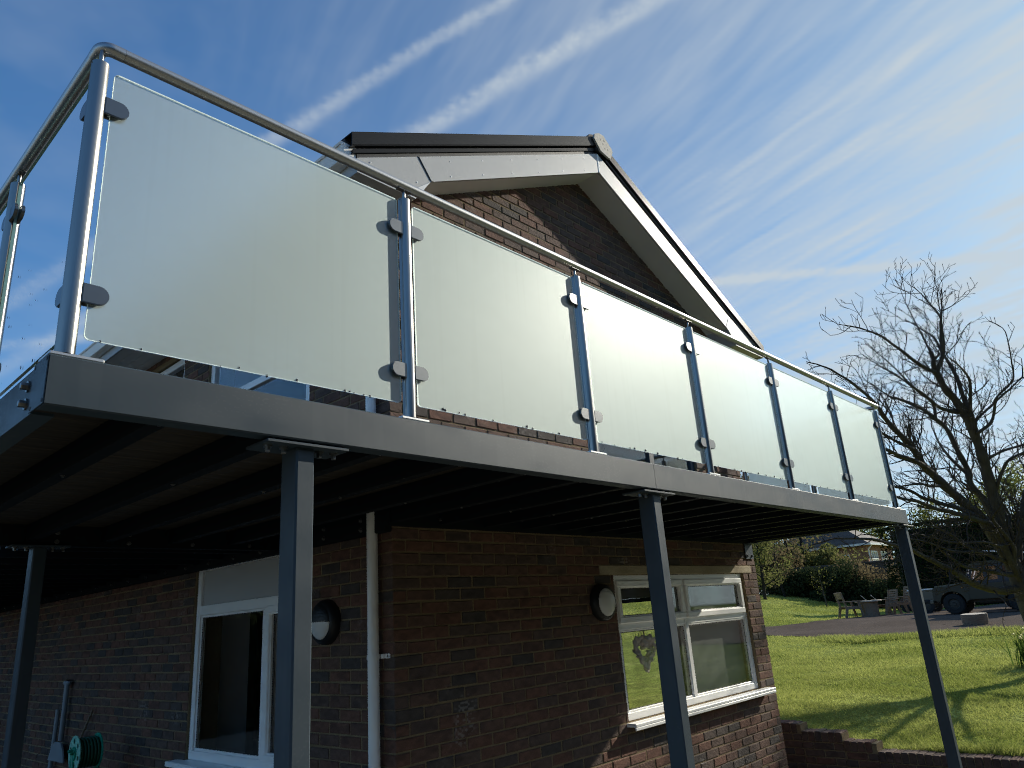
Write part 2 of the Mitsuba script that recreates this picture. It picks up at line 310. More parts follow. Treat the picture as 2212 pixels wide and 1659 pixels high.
# blades of grass, smaller and denser near the house, broader tufts further off
def blades(gx, gy, h, w, r):
    n = len(gx); a = r.random(n)*2*np.pi; b = r.random(n)*2*np.pi; z0 = gb(gx, gy)-.008
    p0 = np.stack([gx-w*np.cos(a), gy-w*np.sin(a), z0], -1); p1 = np.stack([gx+w*np.cos(a), gy+w*np.sin(a), z0], -1)
    p2 = np.stack([gx+h*.8*np.cos(b), gy+h*.8*np.sin(b), z0+h], -1)
    return np.stack([p0, p1, p2], 1).reshape(-1, 3), np.arange(3*n).reshape(-1, 3)
def clump(gx, gy, f, s): return meshkit.fbm(np.stack([gx*f, gy*f, gx*0+s], -1), 3, 9)
n = 210000
gx = 8.50+9.0*rng.random(n)**1.35; gy = -2.0+(gx-8.5)*-.02+rng.random(n)*(5.2+.42*(gx-8.5)); c = clump(gx, gy, 2.2, 0)
keep = rng.random(n) < .45+1.0*ss(.35, .65, c); gx, gy, c = gx[keep], gy[keep], c[keep]; n = len(gx)
h = (.014+.036*rng.random(n)**2)*(.45+1.5*c)*(1+.035*(gx-8.5)); w = (.0032+.0034*rng.random(n))*(1+.05*(gx-8.5)); h[gx < 8.72] *= 2.0
ms = [blades(gx, gy, h, w, rng)]
n = 170000; gx = 14.5+11.5*rng.random(n); gy = -3.0+rng.random(n)*(8.0+.35*(gx-8.5)); c = clump(gx, gy, 1.1, 4)
import shapely
keep = (rng.random(n) < ss(14.5, 18.0, gx)*(.35+1.2*ss(.35, .65, c))) & ~shapely.contains_xy(drive, gx, gy); gx, gy, c = gx[keep], gy[keep], c[keep]
ms.append(blades(gx, gy, (.018+.045*rng.random(len(gx))**2)*(.5+1.3*c), .007+.007*rng.random(len(gx)), rng))
n = 120000; gx = 24+28*rng.random(n); gy = 7+rng.random(n)*16; c = clump(gx, gy, .6, 8)
keep = (rng.random(n) < .35+1.2*ss(.35, .65, c)) & ~shapely.contains_xy(drive, gx, gy); gx, gy, c = gx[keep], gy[keep], c[keep]
ms.append(blades(gx, gy, (.02+.05*rng.random(len(gx))**2)*(.5+1.3*c), .014+.016*rng.random(len(gx)), rng))
put("lawn_grass", join(ms), "m_grass", "short grass blades of the sunlit lawn beside the house and beyond the drive", "grass", kind="stuff")
# rough turf along the near edge of the drive
n = 16000; t = rng.random(n); ex = np.interp(t, [0, .25, .5, .75, 1], [23.6, 22.7, 23.3, 24.0, 23.6]); ey = np.interp(t, [0, .25, .5, .75, 1], [7.4, 5.7, 4.9, 2.9, .4])
gx = ex-.05-rng.random(n)**2*1.1; gy = ey+rng.normal(0, .1, n); h = .06+.14*rng.random(n)**2; w = .010+.012*rng.random(n)
a = rng.random(n)*6.28; b = rng.random(n)*6.28; z0 = gb(gx, gy)-.01
p0 = np.stack([gx-w*np.cos(a), gy-w*np.sin(a), z0], -1); p1 = np.stack([gx+w*np.cos(a), gy+w*np.sin(a), z0], -1); p2 = np.stack([gx+h*.7*np.cos(b), gy+h*.7*np.sin(b), z0+h], -1)
put("rough_grass", (np.stack([p0, p1, p2], 1).reshape(-1, 3), np.arange(3*n).reshape(-1, 3)), "m_grass", "longer ragged grass along the near edge of the driveway", "grass", kind="stuff")

# ------------------------------------------------------------------ bricks
BED = -0.3690          # level of one bed joint; courses of 75 mm up and down from it
BL, BH, BD, JT = .215, .065, .1025, .010
def brick_mesh(lo, hi, face, r):
    """a brick whose exposed face (an axis and a sign) is bevelled and slightly uneven"""
    k, s = face; v, _ = bx(lo[0], hi[0], lo[1], hi[1], lo[2], hi[2]); v = v.copy()
    o = [i for i in range(3) if i != k]; out = hi[k] if s > 0 else lo[k]
    fr = np.isclose(v[:, k], out); idx = np.where(fr)[0]
    inner = v[idx].copy(); cen = inner.mean(0); bev = .0045
    for q in inner:
        for j in o: q[j] += bev*np.sign(cen[j]-q[j])*(.6+.8*r.random())
    push = r.normal(0, .0011); inner[:, k] += s*push+r.normal(0, .0006, 4)
    v[idx, k] -= s*(.0042+r.random(4)*.0022)
    V = np.vstack([v, inner]); m = {i: 8+j for j, i in enumerate(idx)}
    F = []
    for q in _BQ:
        if all(i in m for i in q):
            F.append([m[i] for i in q])
            for a_, b_ in zip(q, np.roll(q, -1)): F.append([a_, b_, m[b_], m[a_]])
        elif all(i not in m for i in q): continue
        else: F.append(list(q))
    F = np.array(F); return V, np.vstack([F[:, [0, 1, 2]], F[:, [0, 2, 3]]])

def in_view(p):
    d = np.asarray(p)-EYE; z = d@FWD; R = np.cross(FWD, UP)
    return z > .3 and abs(d@R)/z < .72 and abs(d@UP)/z < .55
BRICKS = []   # (distance, holder, mesh, tone)
def lay(holder, axis, face, plane, u0, u1, z0, z1, cut, start, clip=None):
    """running bond on a wall along axis (0: x, 1: y); face: outward (axis, sign); cut: openings (u0,u1,z0,z1)"""
    k = int(round((z0-BED)/.075))-1
    while BED+k*.075 < z1:
        a = BED+k*.075+JT/2; b = a+BH; odd = (k+start) % 2
        u = u0 if not odd else u0-(BL+JT)/2
        if odd: spans = [(u0, u0+BD)] ; u = u0+BD+JT
        else: spans = []
        while u < u1: spans.append((u, min(u+BL, u1))); u += BL+JT
        for s0, s1 in spans:
            pieces = [(max(s0, u0), s1)]
            for c0, c1, d0, d1 in cut:
                if b > d0+.012 and a < d1-.012:
                    nxt = []
                    for q0, q1 in pieces:
                        if q1 <= c0 or q0 >= c1: nxt.append((q0, q1)); continue
                        if q0 < c0-.02: nxt.append((q0, c0))
                        if q1 > c1+.02: nxt.append((c1, q1))
                    pieces = nxt
            for q0, q1 in pieces:
                if q1-q0 < .025 or a < z0-.03 or b > z1+.03: continue
                if clip and not clip(q0, q1, a, b): continue
                j = rng.normal(0, .0016, 4)
                lo = [0, 0, a+j[0]]; hi = [0, 0, b+j[1]]
                lo[axis], hi[axis] = q0+abs(j[2]), q1-abs(j[3]); o = 1-axis; s = face[1]
                lo[o], hi[o] = (plane, plane+BD) if s < 0 else (plane-BD, plane)
                c_ = (np.array(lo)+hi)/2; c_[o] = plane
                BRICKS.append((np.linalg.norm(c_-EYE) if in_view(c_) else 1e6+np.linalg.norm(c_-EYE), holder, brick_mesh(lo, hi, face, rng), (rng.random(), rng.random())))
        k += 1

house = thing("brick_house", "multi-red brick house with a shallow gable, white bargeboards and white window frames behind the balcony", "house")
H = house+"__"
FRONT_CUT = [(4.633, 6.955, -1.569, -.444), (4.600, 6.300, -.02, 2.05), (4.446, 7.146, -.444, -.369)]
LEFT_CUT = [(2.72, 4.315, -1.640, -.10), (2.58, 4.30, .35, 1.98), (4.845, 6.6, .35, 1.98)]
RIGHT_CUT = [(2.52, 3.50, -2.25, -.60)]
AX, AZ, SL = 4.739, 3.327, .478          # lower edge of the bargeboards at the apex, slope
def gable_clip(q0, q1, a, b): return b < AZ+.16-SL*max(abs(q0-AX), abs(q1-AX))*.985
fw, sw, rw = H+"front_wall", H+"side_wall", H+"garden_side_wall"
lay(fw, 0, (1, -1), D0, XC, XR, GZ, 3.5, FRONT_CUT, 0, gable_clip)
lay(sw, 1, (0, -1), XC, D0, YB, GZ, 2.20, LEFT_CUT, 1)
lay(rw, 1, (0, 1), XR, D0, YB, GZ, 2.20, RIGHT_CUT, 1)
# where a stretcher of one wall turns the corner the other wall starts a joint later
def strip(holder, axis, u0):
    for i in range(len(BRICKS)-1, -1, -1):
        d, h_, m, t = BRICKS[i]
        if h_ == holder:
            v = m[0]; 
            if abs(v[:, axis].max()-(u0+BD)) < .006 and abs(v[:, axis].min()-u0) < .006: BRICKS.pop(i)
strip(sw, 1, D0); strip(rw, 1, D0)
for i, (d, h_, m, t) in enumerate(BRICKS):   # front-wall stretchers that reach the right corner stay flush with it
    if h_ == fw and m[0][:, 0].max() > XR: m[0][:, 0] = np.minimum(m[0][:, 0], XR)

def wall_poly(u0, u1, z0, pts_top, cuts):
    p = Polygon([(u0, z0), (u1, z0)]+pts_top)
    return p.difference(unary_union([sbox(a, c, b, d) for a, b, c, d in [(q[0], q[1], q[2], q[3]) for q in cuts]]))
rec = .0055
p = wall_poly(XC+rec, XR-rec, GZ-.1, [(XR-rec, AZ+.13-SL*(XR-AX)), (AX, AZ+.13), (XC+rec, AZ+.13-SL*(AX-XC))], [FRONT_CUT[0], FRONT_CUT[1]])
put(fw, prism(p, D0+rec, D0+.26), "m_mortar")
p = wall_poly(D0+.26, YB, GZ-.1, [(YB, 2.2), (D0+.26, 2.2)], LEFT_CUT)
put(sw, prism(p, XC+rec, XC+.26, "yz"), "m_mortar")
p = wall_poly(D0+.26, YB, GZ-.1, [(YB, 2.2), (D0+.26, 2.2)], RIGHT_CUT)
put(rw, prism(p, XR-.26, XR-rec, "yz"), "m_mortar")
put(H+"rear_wall", bx(XC+.27, XR-.27, YB-.26, YB-.01, GZ-.1, 2.2), "m_farbrick")

BRICKS.sort(key=lambda b_: b_[0])
rest = {}
for i, (d, h_, m, t) in enumerate(BRICKS):
    uv = np.tile(np.array(t), (len(m[0]), 1))
    if i < 300: put(h_+"__brick", m, "m_brick", uv=uv)
    else: rest.setdefault(h_, []).append((m, uv))
for h_, ms in rest.items():
    put(h_+"__brickwork", join([m for m, _ in ms]), "m_brick", kind="stuff", uv=np.vstack([u_ for _, u_ in ms]))

# lintel over the ground-floor window
put(H+"lintel", cb(4.446, 7.146, D0-.004, D0+.20, -.4435, -.3695, .004), "m_concrete", "weathered buff concrete lintel above the ground-floor window")

# ------------------------------------------------------------------ windows (u along the wall, z up, w outward from the wall face)
def onto(axis, plane, s):
    def f(u0, u1, z0, z1, w0, w1, c=.003):
        if axis == 0: return cb(u0, u1, plane+s*w0, plane+s*w1, z0, z1, c)
        return cb(plane+s*w0, plane+s*w1, u0, u1, z0, z1, c)
    return f
def pane(axis, plane, s, u0, u1, z0, z1, w):
    o = plane+s*w
    v = np.array([[u0, o, z0], [u1, o, z0], [u1, o, z1], [u0, o, z1]], float)
    if axis == 1: v = v[:, [1, 0, 2]]
    return v, np.array([[0, 1, 2], [0, 2, 3]])
def rim(B, u0, u1, z0, z1, t, w0, w1, c=.004):
    """four mitre-like members of a frame (butted)"""
    return join([B(u0, u1, z0, z0+t, w0, w1, c), B(u0, u1, z1-t, z1, w0, w1, c), B(u0, u0+t, z0+t, z1-t, w0, w1-.0015, c), B(u1-t, u1, z0+t, z1-t, w0, w1-.0015, c)])
def light(win, axis, plane, s, B, u0, u1, z0, z1, opens):
    """one glazed light; an opening one has a sash with its own step"""
    if opens:
        put(win+"__sash", join([rim(B, u0-.012, u1+.012, z0-.012, z1+.012, .052, -.055, -.010, .006), rim(B, u0+.034, u1-.034, z0+.034, z1-.034, .016, -.055, -.022, .007)]), "m_upvc", smooth=20)
        e = .050
    else:
        put(win+"__bead", rim(B, u0, u1, z0, z1, .018, -.062, -.040, .007), "m_upvc", smooth=20); e = .018
    put(win+"__gasket", rim(B, u0+e, u1-e, z0+e, z1-e, .005, -.050, -.043, .001), "m_gasket")
    put(win+"__pane", pane(axis, plane, s, u0+e, u1-e, z0+e, z1-e, -.047), "m_pane")

B = onto(0, D0, -1)
w = numbered(H+"window"); tag(w, "white-framed four-light ground-floor window with two small top lights")
put(w+"__frame", join([rim(B, 4.636, 6.952, -1.566, -.447, .058, -.085, -.030), B(5.715, 5.775, -1.506, -.507, -.083, -.032), B(4.696, 5.713, -.885, -.825, -.083, -.034), B(5.777, 6.892, -.885, -.825, -.083, -.034)]), "m_upvc", smooth=20)
light(w, 0, D0, -1, B, 4.694, 5.715, -.825, -.505, True); light(w, 0, D0, -1, B, 5.775, 6.894, -.825, -.505, True)
light(w, 0, D0, -1, B, 4.694, 5.715, -1.508, -.885, False); light(w, 0, D0, -1, B, 5.775, 6.894, -1.508, -.885, False)
put(w+"__sill", join([B(4.600, 7.100, -1.598, -1.572, -.08, .085, .005), B(4.600, 7.100, -1.622, -1.599, .070, .0835, .003)]), "m_upvc", smooth=20)

B = onto(1, XC, -1)
w = numbered(H+"window"); tag(w, "tall white-framed side window with a cream infill panel above the glass")
put(w+"__frame", join([rim(B, 2.725, 4.310, -1.618, -.105, .066, -.085, -.025), B(2.793, 4.242, -.530, -.455, -.083, -.027), B(3.125, 3.205, -1.552, -.532, -.083, -.027)]), "m_upvc", smooth=20)
put(w+"__infill_panel", B(2.795, 4.240, -.453, -.173, -.075, -.048), "m_cladding", "cream infill panel")
light(w, 1, XC, -1, B, 3.205, 4.244, -1.552, -.532, False); light(w, 1, XC, -1, B, 2.791, 3.125, -1.552, -.532, True)
put(w+"__sill", join([B(2.66, 4.44, -1.660, -1.622, -.08, .10, .005)]), "m_upvc", smooth=20)
for u0, u1 in ((2.60, 4.30), (4.845, 6.58)):
    w = numbered(H+"window"); tag(w, "upper side window seen below the glass, mirroring the sky" if u0 < 3 else "upper side window furthest from the house corner")
    put(w+"__frame", join([rim(B, u0, u1, .36, 1.97, .07, -.085, -.025), B(u0+.07, u1-.07, 1.28, 1.34, -.083, -.027)]), "m_upvc", smooth=20)
    put(w+"__pane", pane(1, XC, -1, u0+.07, u1-.07, .43, 1.28, -.05), "m_pane"); put(w+"__pane", pane(1, XC, -1, u0+.07, u1-.07, 1.34, 1.90, -.05), "m_pane")
B = onto(0, D0, -1)
w = numbered(H+"patio_door"); tag(w, "grey-framed glazed door opening onto the balcony")
put(w+"__frame", join([rim(B, 4.603, 6.297, -.015, 2.045, .065, -.085, -.025), B(5.46, 5.54, .05, 1.98, -.083, -.027)]), "m_powder")
put(w+"__pane", pane(0, D0, -1, 4.668, 5.46, .05, 1.98, -.05), "m_pane"); put(w+"__pane", pane(0, D0, -1, 5.54, 6.232, .05, 1.98, -.05), "m_pane")
w = numbered(H+"garden_window"); B = onto(1, XR, 1); tag(w, "far window of the ground-floor room through which the lawn shows")
put(w+"__frame", rim(B, 2.523, 3.497, -2.247, -.603, .045, -.10, -.04), "m_powder")
put(w+"__pane", pane(1, XR, 1, 2.568, 3.452, -2.202, -.648, -.06), "m_pane")

# floors and partitions
put(H+"floor_slab", bx(XC+.262, XR-.262, D0+.262, YB-.262, -.30, -.05), "m_plaster")
put(H+"ceiling", bx(XC+.262, XR-.262, D0+.262, YB-.262, 2.10, 2.16), "m_plaster")
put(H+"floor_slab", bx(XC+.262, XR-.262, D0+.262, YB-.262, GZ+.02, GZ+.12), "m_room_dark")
put(H+"partition", join([bx(3.95, 4.05, D0+.262, 5.3, GZ+.122, -.302), bx(4.052, XR-.262, 5.2, 5.3, GZ+.122, -.302)]), "m_plaster")
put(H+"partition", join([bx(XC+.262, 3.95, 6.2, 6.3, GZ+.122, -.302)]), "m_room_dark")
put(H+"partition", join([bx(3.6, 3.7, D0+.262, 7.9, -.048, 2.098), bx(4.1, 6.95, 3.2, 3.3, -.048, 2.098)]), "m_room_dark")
put(H+"wall_lining", join([prism(Polygon([(D0+.262, GZ+.122), (5.198, GZ+.122), (5.198, -.302), (D0+.262, -.302)]).difference(sbox(2.52, -2.25, 3.50, -.60)), XR-.275, XR-.262, "yz")]), "m_plaster")
put("roller_blind", join([bx(5.755, 6.915, D0+.125, D0+.127, -1.535, -.50), cb(5.755, 6.915, D0+.118, D0+.134, -1.548, -1.536, .002), tube([(5.75, D0+.127, -.478), (6.92, D0+.127, -.478)], .022, 12)]), "m_blind", "plain grey blind drawn down behind the right-hand panes of the ground-floor window", "blind")
put(H+"partition", bx(XC+.262, XC+.56, 4.40, 4.46, GZ+.122, -.302), "m_cladding", "pale nib wall seen inside the tall side window")

# ------------------------------------------------------------------ roof, gable trim, eaves
YG = 1.342             # front face of the bargeboards
def rake(dz0, dz1, x0, x1, y0, y1):
    """a strip between two heights above the bargeboard's lower edge, on one side of the apex"""
    zl = lambda x, dz: AZ+dz-SL*abs(x-AX)
    return prism([(x0, zl(x0, dz0)), (x1, zl(x1, dz0)), (x1, zl(x1, dz1)), (x0, zl(x0, dz1))], y0, y1)
XL, XRR = 1.861, 7.862
_zl = lambda x, dz: AZ+dz-SL*abs(x-AX)
put(H+"bargeboard", prism([(2.552, _zl(2.552, 0)), (AX-.004, _zl(AX-.004, 0)), (AX-.004, _zl(AX-.004, .212)), (2.446, _zl(2.446, .212))], YG, YG+.022), "m_cladding")
put(H+"bargeboard", prism([(6.988, _zl(6.988, 0)), (7.094, _zl(7.094, .212)), (AX+.004, _zl(AX+.004, .212)), (AX+.004, _zl(AX+.004, 0))], YG, YG+.022), "m_cladding")
put(H+"bargeboard_joint", join([cb(AX-.012, AX+.012, YG-.004, YG+.01, AZ-.004, AZ+.208, .002)]), "m_upvc")
put(H+"soffit", rake(.004, .022, 2.55, AX-.001, YG+.022, D0+.02), "m_soffit"); put(H+"soffit", rake(.004, .022, AX+.001, 6.99, YG+.022, D0+.02), "m_soffit")
for sgn, xi, xo in ((-1, 2.548, 1.915), (1, 6.992, 7.866)):
    zl = lambda x, dz: AZ+dz-SL*abs(x-AX)
    ins = xi+sgn*.148; xt = xi+sgn*.108
    pts = [(xo, 2.082), (ins, 2.080), (ins-sgn*.036, 2.125), (xi, zl(xi, .0)-.001), (xi, zl(xi, .008)), (xt, zl(xt, .212)), (xo, max(zl(xo, .212), 2.17))]
    put(H+"eaves_box", prism(pts if sgn < 0 else pts[::-1], YG+.001, D0+.02), "m_cladding", "white boxed end of the %s eaves" % ("left" if sgn < 0 else "right"))
    jl = lambda o, w_: [(xi+sgn*o, zl(xi, .008)), (xi+sgn*(o-w_), zl(xi, .008)), (xt+sgn*(o-w_), zl(xt, .211)), (xt+sgn*o, zl(xt, .211))]
    put(H+"eaves_joint", prism(jl(.010, .012), YG-.002, YG+.004), "m_gasket"); put(H+"eaves_cover_strip", prism(jl(-.003, .034), YG-.005, YG+.004), "m_cladding")
    put(H+"eaves_corner", prism([(ins, 2.080), (ins-sgn*.036, 2.125), (xi+sgn*.01, zl(xi, 0)-.01), (ins+sgn*.012, 2.15), (ins+sgn*.05, 2.081)], YG-.003, YG+.004), "m_upvc")
scr = []
for x in np.linspace(2.75, 4.5, 6): scr += [hexbolt((x, YG, AZ-SL*abs(x-AX)+dz), .0045, .004, "-y") for dz in (.035, .165)]
for x in np.linspace(5.0, 6.8, 6): scr += [hexbolt((x, YG, AZ-SL*abs(x-AX)+dz), .0045, .004, "-y") for dz in (.035, .165)]
for x, z in ((2.05, 2.11), (2.30, 2.11), (2.02, 2.20), (2.42, 2.22)): scr.append(hexbolt((x, YG+.001, z), .0045, .004, "-y"))
put(H+"fixing_pin", join(scr), "m_alu", kind="stuff")
for sgn, xe in ((-1, XL), (1, XRR)):
    put(H+"undercloak", rake(.214, .245, xe-sgn*.06, AX-.0*sgn, YG+.012, YG+.1), "m_black")
    put(H+"verge_trim", join([rake(.247, .278, xe-sgn*.02, AX, YG-.004, YG+.06)]), "m_verge")
    put(H+"verge_cap", join([rake(.302, .398, xe, AX, YG-.022, YG-.016), rake(.394, .402, xe, AX, YG-.018, YG+.12), rake(.296, .304, xe, AX, YG-.018, YG+.02)]), "m_verge")
    put(H+"roof", rake(.28, .392, xe, AX, YG+.062, YB+.2), "m_tile")
put(H+"ridge_tile", prism([(4.60, 3.635), (4.66, 3.735), (4.74, 3.765), (4.82, 3.752), (4.93, 3.645), (4.93, 3.60), (4.60, 3.60)], YG+.01, YB+.2), "m_tile")
capk = put(H+"ridge_end_cap", prism([(4.655, 3.66), (4.672, 3.715), (4.745, 3.757), (4.822, 3.762), (4.945, 3.662), (4.952, 3.628), (4.905, 3.535), (4.872, 3.528), (4.745, 3.552)], YG-.045, YG-.025), "m_cap", "lichen-stained ridge end cap with screw holes")
put(capk+"__screw_hole", join([lathe([(0, -.0), (.010, 0), (.010, .012), (0, .012)], 10, (x, YG-.0465, z), 1) for x, z in ((4.76, 3.69), (4.82, 3.70), (4.80, 3.655), (4.82, 3.61), (4.87, 3.62))]), "m_gasket")
put(H+"ridge_end_cap__gap", bx(4.70, 4.93, YG-.024, YG+.008, 3.56, 3.70), "m_gasket")
# left eaves: fascia, soffit boards, gutter
put(H+"fascia", bx(1.917, 1.935, D0+.022, YB, 2.082, 2.29), "m_cladding")
for i in range(4): put(H+"soffit_board", cb(1.938+i*.104, 1.938+i*.104+.101, D0+.024, YB, 2.086, 2.096, .002), "m_soffit")
put(H+"fascia", bx(7.845, 7.863, D0+.022, YB, 2.082, 2.26), "m_cladding"); put(H+"soffit", bx(XR, 7.843, D0+.024, YB, 2.086, 2.096), "m_soffit")
gp = [(1.914, 2.270), (1.914, 2.175), (1.880, 2.168), (1.842, 2.185), (1.828, 2.225), (1.815, 2.262), (1.806, 2.262), (1.800, 2.275), (1.818, 2.275), (1.836, 2.232), (1.848, 2.196), (1.880, 2.180), (1.902, 2.184), (1.904, 2.270)]
put(H+"gutter", prism(gp, YG+.03, YB), "m_upvc", "white ogee gutter along the left eaves", smooth=40)
put(H+"gutter__stop_end", prism([(1.916, 2.27), (1.916, 2.172), (1.88, 2.164), (1.838, 2.182), (1.822, 2.225), (1.803, 2.276)], YG+.018, YG+.030), "m_upvc")
put(H+"gutter__union", prism([(1.915, 2.166), (1.88, 2.159), (1.835, 2.178), (1.818, 2.225), (1.80, 2.262), (1.794, 2.28), (1.79, 2.262), (1.81, 2.22), (1.828, 2.17), (1.88, 2.15), (1.915, 2.156)], 1.85, 1.95), "m_upvc")
# downpipe in the inner side near the corner
PX, PY = 2.297, 1.742
dp = put(H+"downpipe", tube([(PX, PY, GZ), (PX, PY, -1.5), (PX, PY, 0), (PX, PY, 1.9), (PX-.03, PY, 1.98), (PX-.36, PY, 2.10), (PX-.40, PY, 2.17)], .034, 20), "m_upvc", "white plastic downpipe beside the house corner", smooth=40)
for z in (-.894, -2.2, .9):
    put(dp+"__bracket", join([tube([(PX, PY, z-.013), (PX, PY, z+.013)], .0385, 20), cb(PX+.030, XC+.004, PY-.055, PY-.030, z-.013, z+.013, .002), cb(XC-.006, XC+.003, PY-.095, PY-.03, z-.013, z+.013, .002)]), "m_upvc", smooth=30)
    put(dp+"__bracket_screw", hexbolt((XC-.006, PY-.078, z), .005, .004, "-x"), "m_zinc")

# ------------------------------------------------------------------ balcony deck on steel posts
L, HB = 7.250, .1376
bal = thing("balcony", "dark grey steel balcony deck on slim posts wrapped round the corner of the house", "balcony"); K = bal+"__"
# front beam: a channel with a top and a bottom flange, in two lengths
def channel(x0, x1):
    web = [(0, -HB+.004), (.004, -HB), (.062, -HB), (.062, -HB+.010), (.010, -HB+.012), (.010, -.012), (.062, -.010), (.062, 0), (.004, 0), (0, -.004)]
    return prism(web, x0, x1, "yz")
put(K+"front_beam", channel(.004, 2.8455), "m_powder", "nearer length of the front beam")
put(K+"front_beam", channel(2.8485, L), "m_powder", "further length of the front beam")
put(K+"beam_end_cap", cb(0, .0035, .0015, .120, -HB+.002, -.0015, .001), "m_powder"); put(K+"beam_end_cap", cb(L+.0005, L+.0035, .0015, .062, -HB+.002, -.0015, .001), "m_powder")
put(K+"drain_hole", join([lathe([(0, 0), (.0055, 0), (.0055, .001), (0, .001)], 10, (-.0012, y, z), 0) for y, z in ((.010, -.012), (.010, -.125), (.108, -.012), (.108, -.125))]), "m_gasket")
put(K+"side_beam", join([prism([(.124, -HB+.004), (2.93, -HB+.004), (2.93, -.003), (.124, -.003)], .006, .014, "yz"), bx(.0145, .062, .124, 2.93, -HB+.004, -HB+.012), bx(.0145, .062, .124, 2.93, -.012, -.003)]), "m_powder")
for y, z in ((.175, -.045), (.175, -.095)): put(K+"bolt", hexbolt((.006, y, z), .0105, .020, "-x"), "m_zinc")
put(K+"end_beam", join([bx(L-.012, L-.004, .064, D0-.03, -HB+.006, -.003), bx(L-.055, L-.0125, .064, D0-.03, -HB+.006, -HB+.014)]), "m_powder")
put(K+"wall_bracket", join([cb(L-.19, L-.012, D0-.012, D0-.005, -.30, -HB+.004, .002), cb(L-.19, L-.012, D0-.09, D0-.0125, -HB-.006, -HB+.004, .002)]), "m_powder", "steel bracket fixing the deck end to the house corner")
for x in (L-.155, L-.05): put(K+"wall_bracket__bolt", hexbolt((x, D0-.012, -.265), .011, .016, "-y"), "m_zinc")
# ledgers on the house walls, cross beam
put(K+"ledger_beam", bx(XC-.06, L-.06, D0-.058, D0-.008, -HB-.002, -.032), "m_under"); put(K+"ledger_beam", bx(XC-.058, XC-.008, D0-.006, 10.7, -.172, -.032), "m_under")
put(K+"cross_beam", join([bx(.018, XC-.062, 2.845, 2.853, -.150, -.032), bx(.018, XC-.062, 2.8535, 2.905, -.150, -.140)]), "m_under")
for y in np.arange(1.85, 10.4, .42):
    for z in (-.075, -.135): put(K+"ledger_bolt", hexbolt((XC-.058, y, z), .010, .016, "-x"), "m_zinc")
for x in (.46, .86, 1.26, 1.66, 2.06):
    for z in (-.072, -.125): put(K+"ledger_bolt", hexbolt((x, 2.845, z), .009, .015, "-y"), "m_zinc")
for x in np.arange(2.7, 7.2, .42): put(K+"ledger_bolt", hexbolt((x, D0-.058, -.09), .010, .016, "-y"), "m_zinc")
# joists: pressed channels along y
for i in range(18):
    x = .30+i*.40; y1 = 2.843 if x < XC-.08 else D0-.060
    if x > L-.1: break
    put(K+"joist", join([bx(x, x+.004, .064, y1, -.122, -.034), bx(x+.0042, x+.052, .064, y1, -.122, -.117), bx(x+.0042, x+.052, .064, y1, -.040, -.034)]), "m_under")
    for yb in (.10, .95) : put(K+"joist__screw", hexbolt((x+.028, yb, -.122), .006, .006, "-z"), "m_zinc")
for i in range(17):
    y = 3.3+i*.42
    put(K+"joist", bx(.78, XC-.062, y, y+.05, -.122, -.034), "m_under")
# boards laid along x
y = .070
while y < 10.6:
    x1 = L-.014 if y+.14 < D0-.01 else XC-.010
    x0 = .016 if y < 2.85 else .76
    put(K+"deck_board", cb(x0, x1, y, y+.141, -.031, -.005, .003), "m_board"); y += .147
def support(x0, x1, y0, y1, zb, axis_y=False):
    k = numbered(K+"support_post")
    tag(k, None)
    put(k+"__shaft", join([cb(x0, x1, y0, y1, zb, -.158, .006)]), "m_powder", smooth=30)
    cx, cy = (x0+x1)/2, (y0+y1)/2
    put(k+"__head_plate", join([cb(cx-.150, cx+.150, y0-.026, y1+.020, -.157, -.1475, .0015), cb(x0+.002, x1-.002, y0+.002, y1-.002, -.1665, -.1572, .0015)]), "m_powder")
    for bx_ in (cx-.122, cx-.066, cx+.066, cx+.122): put(k+"__bolt", hexbolt((bx_, cy-.022, -.157), .0095, .022, "-z"), "m_zinc")
    put(k+"__base_plate", cb(cx-.10, cx+.10, cy-.10, cy+.10, zb-.002, zb+.010, .0015), "m_powder")
support(.735, .803, .022, .118, GZ+.01); support(2.838, 2.912, .022, .118, GZ+.01); support(7.182, 7.258, .022, .118, GZ+.01); support(.745, .815, 2.835, 2.925, GZ+.01)

# ------------------------------------------------------------------ balustrade
bus = thing("glass_balustrade", "stainless steel handrail and posts holding frosted glass panels along the balcony edge", "balustrade"); G = bus+"__"
YP, RZ, PT, PR = .027, 1.024, .953, .0245
PXS = [.0425, 1.2131, 2.3601, 3.5197, 4.6947, 5.8985, 7.0599]
prof = []
for a in np.linspace(0, 2*np.pi, 49)[:-1]:                       # round post with a slot down both sides
    r = PR; s_ = abs(math.sin(a)); c_ = abs(math.cos(a))
    if s_ < .16: r = PR-.0045
    prof.append((r*math.cos(a), r*math.sin(a)))
def half_round(L_, h):                                            # outline of a glass clamp: square at the post, round at the other end
    p = [(0, -h/2)]+[(L_-h/2+h/2*math.sin(t), -h/2*math.cos(t)) for t in np.linspace(0, np.pi, 14)]+[(0, h/2)]
    return p
def rounded_plate(poly, t0, t1, plane, c=.002):
    q = Polygon(poly); a = prism(q.buffer(-c), t0, t1, plane); b = prism(q, t0+c, t1-c, plane); return join([a, b])
